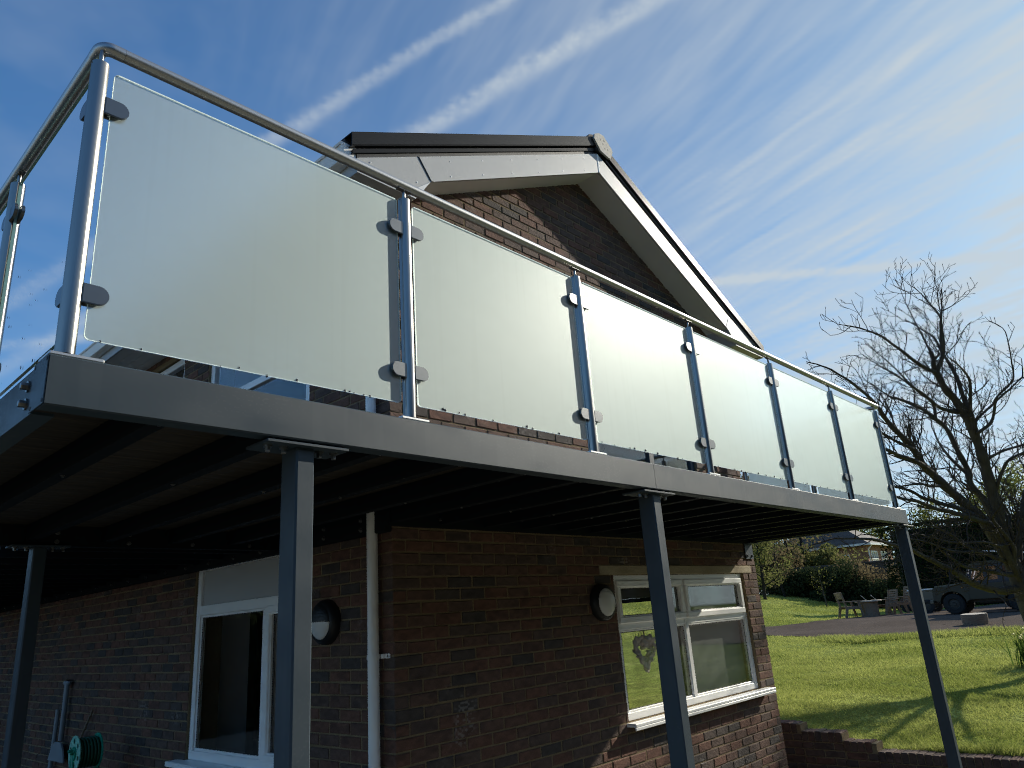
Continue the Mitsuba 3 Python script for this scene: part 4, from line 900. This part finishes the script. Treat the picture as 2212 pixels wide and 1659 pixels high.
leafy("apple_tree", "small bushy olive-green tree nearest the house corner", "tree", at(44.9, 19.1), 5.0, 1.45, 4200, .085, "m_leaf_olive", .15, 12, .40, dens=.40)
leafy("apple_tree", "thin young tree with a forked reddish crown, second from the house corner", "tree", at(48.6, 19.43), 4.6, 1.25, 900, .075, "m_leaf_rust", .11, 9, .42, dens=.5)
k = thing("sapling", "slender bare sapling standing alone in front of the dark shrubs", "tree")
m, tips = grow(at(46.0, 15.8), 2.3, .75, 6, brng, .06, (.1, .2), .55); put(k+"__trunk", m, "m_bark", smooth=True); put(k+"__crown", cards(tips, 130, .05, np.full(len(tips), .25), brng), "m_leaf_spring", kind="stuff")
# evergreen shrubs with pale glints
def shrub(lab, base, w_, h_, n, mat, size, group=None, name="evergreen_shrub", seedk=0):
    k = thing(name, lab, "shrub", group); base = np.array(base, float)
    m = 26; c = np.stack([base[0]+(brng.random(m)-.5)*w_[0], base[1]+(brng.random(m)-.5)*w_[1], base[2]+h_*(.12+.72*brng.random(m))], -1)
    st_ = [tube([base+[brng.normal(0, .12), brng.normal(0, .12), -.1], (base+q)/2+brng.normal(0, .1, 3), q], [.05, .03, .008], 5, False) for q in c[:14]]
    put(k+"__stem", join(st_), "m_bark_dark", smooth=True); put(k+"__foliage", cards(c, n, size, np.full(m, .30*h_)*(.6+.7*brng.random(m)), brng), mat, kind="stuff")
shrub("dark glossy evergreen shrub below the woodland edge, leftmost", at(50.5, 19.2), (2.6, 3.0), 1.9, 4200, "m_leaf_dark", .10)
shrub("wide dark evergreen shrub behind the lone sapling", at(50.5, 17.2), (2.6, 3.2), 2.3, 5600, "m_leaf_dark", .11)
shrub("tall pale-tipped shrub climbing in front of the old brick wall", at(52.0, 15.9), (2.0, 2.4), 3.5, 4200, "m_leaf_rust", .09)
shrub("low dark bush at the foot of the old brick wall behind the wooden chairs", at(50.5, 14.2), (2.2, 2.6), 1.9, 3600, "m_leaf_dark", .10)
shrub("brown arching bush against the old brick wall, right of the evergreen shrubs", at(52.0, 13.3), (1.8, 1.8), 2.6, 2200, "m_leaf_rust", .08)
shrub("dense olive thicket under the woodland trees left of the far house", at(56.5, 21.0), (3.5, 4.6), 3.6, 7000, "m_leaf_olive", .12)
shrub("tangled brown-green undergrowth behind the small trees", at(52.0, 23.0), (3.2, 5.0), 3.9, 7000, "m_leaf_rust", .12)
shrub("mossy green thicket in front of the far house", at(57.0, 18.6), (2.5, 2.6), 3.4, 4200, "m_leaf_olive", .11)
WOOD = "tall thin woodland trees at the left of the far house"
for i, (x, y, h_, n_) in enumerate([(54.0, 22.8, 11, 900), (55.5, 21.6, 12, 700), (57.0, 21.2, 12, 900), (58.5, 24.5, 13, 1500), (61, 27.5, 13, 1700), (63, 25.0, 13, 1700), (66, 30, 14, 2200), (60, 31, 13, 2200)]):
    leafy("woodland_tree", "tall thin dark-trunked tree of the woodland edge behind the shrubs", "tree", at(x, y), h_, 2.4, n_, .13, "m_leaf_olive" if i % 2 else "m_leaf_rust", .20, 10, .35, WOOD)
# dark belt of holly closing the wood
c = []; 
for _ in range(90): c.append((64+12*brng.random(), 18.5+24*brng.random(), 0))
c = np.array(c); c[:, 2] = -.3+4.6*brng.random(90)*np.clip((c[:, 1]-19)/5, .25, 1)
put("far_woodland", cards(c, 26000, .17, np.full(90, 1.7), brng), "m_leaf_dark", "dark mass of far woodland closing the view behind the trunks", "woodland", kind="stuff")
# clipped tall hedge behind the truck
hk2 = thing("conifer_hedge", "tall clipped dark hedge behind the parked pickup", "hedge")
hx0, hy0, hx1, hy1 = 45.5, 11.9, 55.0, -9.0
n = 52000; t = brng.random(n); side = brng.random(n)
hx = hx0+(hx1-hx0)*t; hy = hy0+(hy1-hy0)*t; nn = np.array([-(hy1-hy0), hx1-hx0]); nn = nn/np.linalg.norm(nn)
top = 2.75+.16*np.sin(t*9)+.10*meshkit.noise(np.c_[t*60, t*0, t*0], 4)
zz = np.where(side < .2, top-.10*brng.random(n), -1.9+(top+1.9)*brng.random(n)); off = np.where(side < .2, -1.6*brng.random(n), -.30*brng.random(n)**1.5+.10*meshkit.noise(np.c_[t*40, zz*1.4, t*0], 5))
p = np.c_[hx-nn[0]*(-off)*-1, hy-nn[1]*(-off)*-1, zz] if False else np.c_[hx-nn[0]*off*-1, hy-nn[1]*off*-1, zz]
if np.dot(nn, [EYE[0]-hx0, EYE[1]-hy0]) < 0: p = np.c_[hx+nn[0]*off*-1, hy+nn[1]*off*-1, zz]
v, f = cards(p, n, .075, np.full(n, .03), brng); put(hk2+"__foliage", (v, f), "m_leaf_hedge", kind="stuff")
ddir = np.array([hx1-hx0, hy1-hy0])/np.hypot(hx1-hx0, hy1-hy0); back = nn if np.dot(nn, [EYE[0]-hx0, EYE[1]-hy0]) < 0 else -nn
cx_, cy_ = (hx0+hx1)/2+back[0]*.95, (hy0+hy1)/2+back[1]*.95; Lh = np.hypot(hx1-hx0, hy1-hy0)/2
put(hk2+"__interior", rot_z(bx(-Lh+.9, Lh-.5, -.65, .65, -2.1, 2.6), math.atan2(ddir[1], ddir[0]), (cx_, cy_, 0)), "m_bark_dark")
# pale spring trees over the hedge
for i, (x, y, h_, cr, n_) in enumerate([(92, 12.0, 11.0, 3.8, 3600), (97, 16.5, 10.0, 3.4, 3000), (90, 7.0, 9.0, 3.6, 3200), (95, 21.5, 9.0, 3.2, 2600), (92, 25.5, 8.6, 3.0, 2400), (100, 30, 9.5, 3.4, 2600)]):
    leafy("spring_tree", "pale yellow-green tree in new leaf beyond the hedge", "tree", (x, y, -.6), h_, cr, n_, .18, "m_leaf_spring", .25, 11, .25, "pale spring trees beyond the hedge")
# dark yew hedge at the far left, behind the house side
yk = thing("yew_hedge", "dark hedge in deep shade beyond the left side of the house", "hedge")
n = 9000; p = np.c_[-6+8.2*brng.random(n), 14.0+.25*brng.random(n), GZ+3.6*brng.random(n)]
put(yk+"__foliage", cards(p, n, .10, np.full(n, .05), brng), "m_leaf_dark", kind="stuff"); put(yk+"__interior", bx(-6, 2.2, 14.25, 15.3, GZ, GZ+3.45), "m_bark_dark")

# ------------------------------------------------------------------ far house and old wall
fh = thing("far_house", "distant brick house with a hipped slate roof and two white sunlit windows", "house"); FX, FY = 62.06, 18.03
eb, ez = -1.2, 3.0
def fcut(): return Polygon([(FX, eb), (FX+6.2, eb), (FX+6.2, ez), (FX, ez)]).difference(unary_union([sbox(FX+.9, .55, FX+2.3, 2.45), sbox(FX+3.3, .55, FX+4.7, 2.45)]))
put(fh+"__wall", join([prism(fcut(), FY, FY+.25)]), "m_farbrick"); put(fh+"__wall", join([prism(Polygon([(FY+.25, eb), (FY+8, eb), (FY+8, ez), (FY+.25, ez)]).difference(sbox(FY+1.4, .4, FY+2.6, 2.3)), FX, FX+.25, "yz")]), "m_farbrick")
for u in (FX+.9, FX+3.3):
    wkk = numbered(fh+"__window"); fr = [bx(u-.05, u+.03, FY-.05, FY+.1, .5, 2.5), bx(u+1.37, u+1.45, FY-.05, FY+.1, .5, 2.5), bx(u+.03, u+1.37, FY-.05, FY+.1, .47, .56), bx(u+.03, u+1.37, FY-.05, FY+.1, 2.42, 2.5), bx(u+.03, u+1.37, FY-.045, FY+.095, 1.86, 1.93)]+[bx(u+.03+s*.44, u+.10+s*.44, FY-.045, FY+.095, .56, 2.42) for s in (1, 2)]
    put(wkk+"__frame", join(fr), "m_white"); put(wkk+"__pane", bx(u+.03, u+1.37, FY+.10, FY+.12, .55, 2.45), "m_darkglass")
wkk = numbered(fh+"__window"); put(wkk+"__frame", join([bx(FX-.04, FX+.1, FY+1.35, FY+1.45, .35, 2.35), bx(FX-.04, FX+.1, FY+2.55, FY+2.65, .35, 2.35), bx(FX-.04, FX+.1, FY+1.45, FY+2.55, 2.25, 2.34)]), "m_white"); put(wkk+"__pane", bx(FX+.11, FX+.13, FY+1.4, FY+2.6, .4, 2.3), "m_darkglass")
o = .45; rv = np.array([[FX-o, FY-o, ez], [FX+6.2+o, FY-o, ez], [FX+6.2+o, FY+8+o, ez], [FX-o, FY+8+o, ez], [FX+3.1, FY+3.2, ez+2.3], [FX+3.1, FY+4.8, ez+2.3]]); rf = np.array([[0, 1, 4], [1, 2, 5], [1, 5, 4], [2, 3, 5], [3, 0, 4], [3, 4, 5], [0, 2, 1], [0, 3, 2]])
put(fh+"__roof", (rv, rf), "m_slate"); put(fh+"__gutter", join([bx(FX-o-.1, FX+6.2+o, FY-o-.12, FY-o, ez-.10, ez+.06), bx(FX-o-.12, FX-o, FY-o, FY+8+o, ez-.10, ez+.06)]), "m_white"); put(fh+"__downpipe", tube([(FX+.1, FY-.45, ez-.05), (FX+.1, FY-.12, ez-.4), (FX+.1, FY-.1, eb)], .055, 8), "m_white", smooth=True)
ow = thing("old_garden_wall", "long weathered old brick wall behind the shrubs and the far end of the drive", "garden wall")
q0, q1 = np.array([52.8, 20.5]), np.array([56.5, 9.5]); dd = (q1-q0)/np.linalg.norm(q1-q0); ang = math.atan2(dd[1], dd[0]); Lw = np.linalg.norm(q1-q0)
put(ow+"__wall", rot_z(bx(0, Lw, -.15, .15, -2.0, 1.22), ang, (*q0, 0)), "m_oldwall"); put(ow+"__coping", rot_z(join([cb(i*.9, i*.9+.89, -.21, .21, 1.221, 1.36, .02) for i in range(int(Lw/.9))]), ang, (*q0, 0)), "m_oldwall")
for i in range(4): put(ow+"__pier", rot_z(bx(1.2+i*3.3, 1.75+i*3.3, -.26, -.155, -2.0, 1.10), ang, (*q0, 0)), "m_oldwall")

# ------------------------------------------------------------------ garden furniture by the drive
def chair(x, y, ang, lab, slats, sc=1.0):
    k = thing("garden_armchair", lab, "armchair", "rustic wooden armchairs round the log table"); z = float(gb(x, y))+.02
    def p_(n_, m): put(k+"__"+n_, rot_z((m[0]*sc, m[1]), ang, (x, y, z)), "m_wood")
    def beam(a, b, t, w_):
        a, b = np.array(a, float), np.array(b, float); d = nrm(b-a); s = np.array([0, 1.0, 0]); u_ = np.cross(d, s)
        c = [q+s*i*w_/2+u_*j*t/2 for q in (a, b) for i in (-1, 1) for j in (-1, 1)]; h_ = trimesh.convex.convex_hull(np.array(c)); return np.array(h_.vertices), np.array(h_.faces)
    for s in (-.30, .30):
        p_("leg", beam((.34, s, 0), (.20, s, .62), .09, .05)); p_("leg", beam((-.42, s*.999, 0), (-.30, s*.999, .44), .10, .048))
        p_("armrest", cb(-.40, .36, s-.06, s+.06, .62, .655, .006)); p_("back_post", beam((-.30, s*.85, .36), (-.46, s*.85, 1.02), .07, .045))
        p_("side_rail", cb(-.38, .30, s-.022, s+.022, .33, .42, .004))
    for i in range(5): p_("seat_slat", cb(-.30+i*.125, -.19+i*.125, -.27, .27, .425, .45, .004))
    if slats:
        for i in range(6): p_("back_slat", rot_z(beam((-.325-.022*i-.01, 0, .48+.095*i), (-.338-.022*i-.01, 0, .545+.095*i), .022, .56), 0))
    else: p_("backrest", beam((-.395, 0, .76), (-.46, 0, 1.02), .035, .62))
chair(36.75, 11.15, -.75, "wooden armchair with a solid back board, left of the log table", False, 1.13)
chair(37.9, 9.90, 2.55, "grey wooden armchair drawn up right of the log table, with a lit back", True, 1.10)
chair(39.2, 9.75, 2.2, "wooden slatted armchair furthest right of the log table", True, 1.22)
tb = thing("log_table", "round-topped table on a thick log base between the wooden armchairs", "table"); tx, ty = 37.3, 10.50; tz = float(gb(tx, ty))+.02
put(tb+"__base", lathe([(0, 0), (.41, 0), (.39, .3), (.42, .66), (0, .66)], 18, (tx, ty, tz)), "m_wood", smooth=40); put(tb+"__top", lathe([(0, .661), (.58, .661), (.59, .70), (.57, .725), (0, .725)], 26, (tx, ty, tz)), "m_endgrain", smooth=40)
for sx, sy in ((.1, .1), (.25, -.3)): put("garden_tool", tube([(tx+sx, ty+sy, tz+.726), (tx+sx+.05, ty+sy+.16, tz+.88), (tx+sx+.03, ty+sy+.22, tz+.96)], [.011, .009, .02], 8), "m_tool", "small upright grey hand tool standing on the log table, %s" % ("nearer its left edge" if sx < .2 else "nearer the right-hand chairs"), "hand tool", group="hand tools on the log table", smooth=True)
lk = thing("log_stump", "short sawn log with pale end grain standing on the drive before the pickup", "log"); lx, ly = 27.25, 4.06; lz = float(gb(lx, ly))+.02
n = 40; t = np.linspace(0, 2*np.pi, n, endpoint=False); rr_ = .36*(1+.04*np.sin(t*3)+.025*np.sin(t*11)+.015*np.sin(t*17))
ring = lambda s, z: np.c_[lx+s*rr_*np.cos(t), ly+s*rr_*np.sin(t), np.full(n, lz+z)+(.015*np.cos(t) if z > .2 else 0)]
V = np.vstack([ring(.96, 0), ring(1.0, .12), ring(1.03, .30), ring(1.0, .335)]); F = np.array([[j*n+i, j*n+(i+1) % n, (j+1)*n+(i+1) % n, (j+1)*n+i] for j in range(3) for i in range(n)])
put(lk+"__bark", (V, F), "m_wood", smooth=50); tp = ring(.995, .337); put(lk+"__sawn_face", (np.vstack([tp, tp.mean(0)]), np.array([[i, (i+1) % n, n] for i in range(n)])), "m_endgrain")

# ------------------------------------------------------------------ vehicles on the drive
def wheel(k, x, y, z, r, w_, out):
    """axle along x; out: side on which the hub shows"""
    wk_ = numbered(k+"__wheel"); pr = [(r*.55, -w_/2), (r*.9, -w_/2), (r, -w_*.36), (r, w_*.36), (r*.9, w_/2), (r*.55, w_/2)]
    tr_ = [lathe(pr, 28, (x, y, z), 0)]
    for i in range(28):
        a = i*2*np.pi/28; m = cb(-w_*.42, w_*.42, -r*.05, r*.05, 0, r*.035, .003); c_, s_ = math.cos(a), math.sin(a); v = m[0]+[0, 0, r]
        tr_.append((np.c_[v[:, 0]+x, v[:, 1]*c_-v[:, 2]*s_+y, v[:, 1]*s_+v[:, 2]*c_+z], m[1]))
    put(wk_+"__tyre", join(tr_), "m_tyre")
    put(wk_+"__rim", lathe([(0, out*w_*.30), (r*.16, out*w_*.34), (r*.20, out*w_*.22), (r*.45, out*w_*.16), (r*.56, out*w_*.46), (r*.58, out*w_*.3)], 24, (x, y, z), 0), "m_rim", smooth=40)
tk = thing("pickup_truck", "old grey-green square-winged off-roader parked on the drive behind the bare tree", "truck"); TX, TY = 33.35, 5.98; TZ = float(g(TX, TY))+.04
def yz(poly, x0, x1): return prism([(TY+a, TZ+b) for a, b in poly], x0, x1, "yz")
def arch(c, r, n_=12): return [(c+r*math.cos(a), .40+r*math.sin(a)) for a in np.linspace(0, np.pi, n_)]
fa, ra = arch(0, .47), arch(-2.23, .47)
wing = [(.66, .55), (.68, .70), (.67, .95), (.62, 1.04), (-.60, 1.08), (-.60, .52), (-.47, .45)]+[(a, b) for a, b in fa[::-1]]+[(.47, .48), (.52, .52)]
body = [(-.605, 1.08), (-.605, .52), (-1.75, .52)]+[(a, b) for a, b in fa[::-1][:0]]+[(-1.76, .45)]+[(a, b) for a, b in arch(-2.23, .47)]+[(-2.70, .52), (-3.05, .58), (-3.05, 1.10)]
put(tk+"__wing", yz(wing, TX-.03, TX+.34), "m_truck"); put(tk+"__wing", yz(wing, TX+1.28, TX+1.62), "m_truck")
put(tk+"__body", yz(body, TX-.03, TX+1.62), "m_truck"); put(tk+"__bonnet", yz([(.60, 1.045), (.58, 1.10), (-.60, 1.17), (-.60, 1.085)], TX+.10, TX+1.50), "m_truck_light")
put(tk+"__grille", bx(TX+.345, TX+1.275, TY+.52, TY+.56, TZ+.55, TZ+1.04), "m_black")
put(tk+"__bumper", join([cb(TX-.05, TX+1.64, TY+.70, TY+.82, TZ+.44, TZ+.58, .015), bx(TX+.4, TX+.5, TY+.5, TY+.70, TZ+.46, TZ+.56), bx(TX+1.1, TX+1.2, TY+.5, TY+.70, TZ+.46, TZ+.56)]), "m_truck_light")
put(tk+"__indicator", lathe([(0, .0), (.03, 0), (.028, .03), (0, .04)], 12, (TX+.12, TY+.665, TZ+.93), 1), "m_amber", smooth=True)
put(tk+"__headlight", lathe([(0, .0), (.085, 0), (.08, .03), (0, .045)], 18, (TX+.20, TY+.655, TZ+.80), 1), "m_opal", smooth=True); put(tk+"__headlight", lathe([(0, .0), (.085, 0), (.08, .03), (0, .045)], 18, (TX+1.40, TY+.655, TZ+.80), 1), "m_opal", smooth=True)
put(tk+"__side_lamp", lathe([(0, -.03), (.022, -.02), (.022, 0), (0, 0)], 10, (TX-.03, TY-.42, TZ+.98), 0), "m_amber", smooth=True)
put(tk+"__windscreen_frame", join([yz([(-.60, 1.165), (-.55, 1.165), (-.76, 1.74), (-.81, 1.74)], TX+.0, TX+.06), yz([(-.60, 1.165), (-.55, 1.165), (-.76, 1.74), (-.81, 1.74)], TX+1.53, TX+1.59), yz([(-.60, 1.165), (-.54, 1.165), (-.56, 1.23), (-.62, 1.23)], TX+.061, TX+1.529), yz([(-.73, 1.68), (-.76, 1.76), (-.83, 1.76), (-.79, 1.68)], TX+.061, TX+1.529)]), "m_truck_light")
put(tk+"__windscreen", yz([(-.585, 1.23), (-.580, 1.23), (-.765, 1.69), (-.77, 1.69)], TX+.062, TX+1.528), "m_pane")
cab = Polygon([(-.64, 1.085), (-.85, 1.74), (-3.02, 1.80), (-3.05, 1.10)]).difference(unary_union([Polygon([(-.74, 1.20), (-.92, 1.68), (-1.25, 1.69), (-1.25, 1.20)]), Polygon([(-1.36, 1.20), (-1.36, 1.69), (-1.70, 1.70), (-1.70, 1.20)]), Polygon([(-1.92, 1.28), (-1.92, 1.68), (-2.85, 1.70), (-2.85, 1.28)])]))
cabp = Polygon([(TY+a, TZ+b) for a, b in cab.exterior.coords], [[(TY+a, TZ+b) for a, b in h_.coords] for h_ in cab.interiors])
put(tk+"__cab_side", prism(cabp, TX+.0, TX+.035, "yz"), "m_cab"); put(tk+"__cab_side", prism(cabp, TX+1.555, TX+1.59, "yz"), "m_cab")
put(tk+"__side_window", yz([(-.74, 1.20), (-.92, 1.68), (-1.70, 1.70), (-1.70, 1.20)], TX+.040, TX+.046), "m_pane"); put(tk+"__side_window", yz([(-1.92, 1.28), (-1.92, 1.68), (-2.85, 1.70), (-2.85, 1.28)], TX+.040, TX+.046), "m_darkglass")
put(tk+"__roof", yz([(-.80, 1.76), (-.84, 1.83), (-1.2, 1.90), (-2.9, 1.93), (-3.08, 1.87), (-3.08, 1.81)], TX-.02, TX+1.61), "m_truck"); put(tk+"__seat", join([bx(TX+.2, TX+.7, TY-1.75, TY-1.6, TZ+.9, TZ+1.5), bx(TX+.9, TX+1.4, TY-1.75, TY-1.6, TZ+.9, TZ+1.5), bx(TX+.1, TX+1.5, TY-1.60, TY-1.1, TZ+.85, TZ+.98)]), "m_black")
put(tk+"__rear_panel", bx(TX+.036, TX+1.554, TY-3.05, TY-3.02, TZ+1.10, TZ+1.80), "m_truck"); put(tk+"__chassis", join([bx(TX+.3, TX+.4, TY-3.0, TY+.6, TZ+.40, TZ+.515), bx(TX+1.2, TX+1.3, TY-3.0, TY+.6, TZ+.40, TZ+.515), tube([(TX+.1, TY, TZ+.40), (TX+1.5, TY, TZ+.40)], .06, 8), tube([(TX+.1, TY-2.23, TZ+.40), (TX+1.5, TY-2.23, TZ+.40)], .06, 8), bx(TX+.45, TX+1.15, TY-1.5, TY-.8, TZ+.35, TZ+.515)]), "m_black")
put(tk+"__door_mirror", cb(TX-.16, TX-.08, TY-.70, TY-.68, TZ+1.28, TZ+1.42, .005), "m_black")
for yy_ in (0, -2.23): wheel(tk, TX+.09, TY+yy_, TZ+.385, .385, .20, -1); wheel(tk, TX+1.49, TY+yy_, TZ+.385, .385, .20, 1)
# dark blue van with a roof rack behind it
vk = thing("blue_van", "dark blue van with a roof rack parked behind the pickup", "van"); VX, VY = 36.6, 3.9; VZ = float(g(VX, VY))+.04
def vy(poly, x0, x1): return prism([(VY+a, VZ+b) for a, b in poly], x0, x1, "yz")
vb = Polygon([(1.35, .35), (1.40, .80), (1.15, 1.02), (.65, 1.12), (.15, 1.86), (-.3, 1.98), (-3.0, 1.98), (-3.15, 1.8), (-3.2, .35)]).difference(unary_union([sbox(-.55, .2, 0, .1)]))
put(vk+"__body", vy([c_ for c_ in vb.exterior.coords][:-1], VX, VX+1.8), "m_blue")
put(vk+"__side_window", vy([(.50, 1.16), (.12, 1.74), (-.55, 1.76), (-.55, 1.16)], VX-.006, VX-.001), "m_darkglass"); put(vk+"__side_window", vy([(-.70, 1.16), (-.70, 1.76), (-1.8, 1.78), (-1.8, 1.16)], VX-.006, VX-.001), "m_darkglass")
put(vk+"__windscreen", vy([(.66, 1.13), (.67, 1.13), (.19, 1.85), (.17, 1.85)], VX+.12, VX+1.68), "m_darkglass")
for yy_ in (.62, -2.2): wheel(vk, VX+.08, VY+yy_, VZ+.33, .33, .2, -1); wheel(vk, VX+1.72, VY+yy_, VZ+.33, .33, .2, 1)
put(vk+"__roof_rack", join([tube([(VX+x, VY+.1, VZ+2.22), (VX+x, VY-3.0, VZ+2.22)], .02, 6) for x in (.1, .5, .9, 1.3, 1.7)]+[tube([(VX+.1, VY+y, VZ+2.19), (VX+1.7, VY+y, VZ+2.19)], .02, 6) for y in (0, -1, -2, -2.9)]+[tube([(VX+x, VY+y, VZ+1.96), (VX+x, VY+y, VZ+2.19)], .018, 6) for x in (.1, 1.7) for y in (0, -1, -2, -2.9)]), "m_alu", smooth=True)
put("roof_pole", join([tube([(VX-.1, VY+1.35-.22*i, VZ+2.42-.035*i), (VX-.1, VY+1.17-.22*i, VZ+2.39-.035*i)], .032, 8) for i in range(5)]+[tube([(VX-.1, VY+1.36, VZ+2.42), (VX-.1, VY-.4, VZ+2.145)], .018, 6)]), "m_white", "striped white pole lying slantwise on the roof rack of the van", "pole", smooth=True)
# small trailer and ride-on mower left of the pickup
rl = thing("utility_trailer", "small pale utility trailer with a jockey wheel in front of the pickup", "trailer"); QX, QY = 37.3, 7.75; QZ = float(g(QX, QY))+.04
put(rl+"__bed", join([bx(QX, QX+1.1, QY-.5, QY-.46, QZ+.55, QZ+.98), bx(QX, QX+1.1, QY+.86, QY+.9, QZ+.55, QZ+.98), bx(QX, QX+.04, QY-.458, QY+.858, QZ+.55, QZ+.98), bx(QX+1.06, QX+1.1, QY-.458, QY+.858, QZ+.55, QZ+.98), bx(QX+.042, QX+1.058, QY-.458, QY+.858, QZ+.52, QZ+.56)]), "m_truck_light")
put(rl+"__lid", bx(QX-.04, QX+1.14, QY-.55, QY+.95, QZ+.985, QZ+1.04), "m_white"); wheel(rl, QX-.10, QY+.2, QZ+.28, .28, .13, -1); wheel(rl, QX+1.2, QY+.2, QZ+.28, .28, .13, 1)
put(rl+"__drawbar", tube([(QX+.5, QY-.46, QZ+.50), (QX+.3, QY-1.2, QZ+.48)], .035, 8), "m_truck_light", smooth=True); put(rl+"__jockey_wheel", join([lathe([(.06, -.04), (.15, -.04), (.16, 0), (.15, .04), (.06, .04)], 18, (QX+.2, QY-.75, QZ+.16), 0), tube([(QX+.2, QY-.75, QZ+.16), (QX+.2, QY-.75, QZ+.75)], .025, 8)]), "m_tool", smooth=40)
mk = thing("ride_on_mower", "dark ride-on mower in the shade right of the wooden armchairs", "mower"); MX, MY = 40.6, 9.25; MZ = float(g(MX, MY))+.04
put(mk+"__body", prism([(MY+.85, MZ+.3), (MY+.86, MZ+.55), (MY+.75, MZ+.70), (MY+.15, MZ+.76), (MY+.10, MZ+.42), (MY-.35, MZ+.42), (MY-.42, MZ+.62), (MY-.85, MZ+.60), (MY-.88, MZ+.3)], MX+.1, MX+.75, "yz"), "m_red")
put(mk+"__seat", join([cb(MX+.2, MX+.65, MY-.65, MY-.25, MZ+.62, MZ+.70, .03), cb(MX+.2, MX+.65, MY-.74, MY-.66, MZ+.66, MZ+1.02, .03)]), "m_black"); put(mk+"__deck", cb(MX-.05, MX+.9, MY-.25, MY+.45, MZ+.12, MZ+.28, .04), "m_black")
put(mk+"__steering_wheel", join([tube([(MX+.42, MY+.12, MZ+.74), (MX+.42, MY-.05, MZ+.98)], .018, 6), tube([(MX+.42+.16*math.cos(t), MY-.05+.12*math.sin(t), MZ+.98+.08*math.sin(t)) for t in np.linspace(0, 6.28, 17)], .014, 6)]), "m_black", smooth=True)
for yy_, r_ in ((.62, .20), (-.55, .27)): wheel(mk, MX+.03, MY+yy_, MZ+r_, r_, .16, -1); wheel(mk, MX+.82, MY+yy_, MZ+r_, r_, .16, 1)

# tall planting that closes the garden in front of the house, behind the photographer (it shades and is mirrored in the panes)
sk2 = thing("boundary_hedge", "tall dark boundary hedge across the garden in front of the house", "hedge")
n = 26000; p = np.c_[-34+64*brng.random(n), -13.2-.5*brng.random(n), GZ+7.4*brng.random(n)**.8]; p[:, 2] += .5*np.sin(p[:, 0]*.7)*(p[:, 2] > 3)
put(sk2+"__foliage", cards(p, n, .17, np.full(n, .08), brng), "m_leaf_hedge", kind="stuff"); put(sk2+"__interior", bx(-34, 30, -16, -13.7, GZ, GZ+6.8), "m_hedge_core")
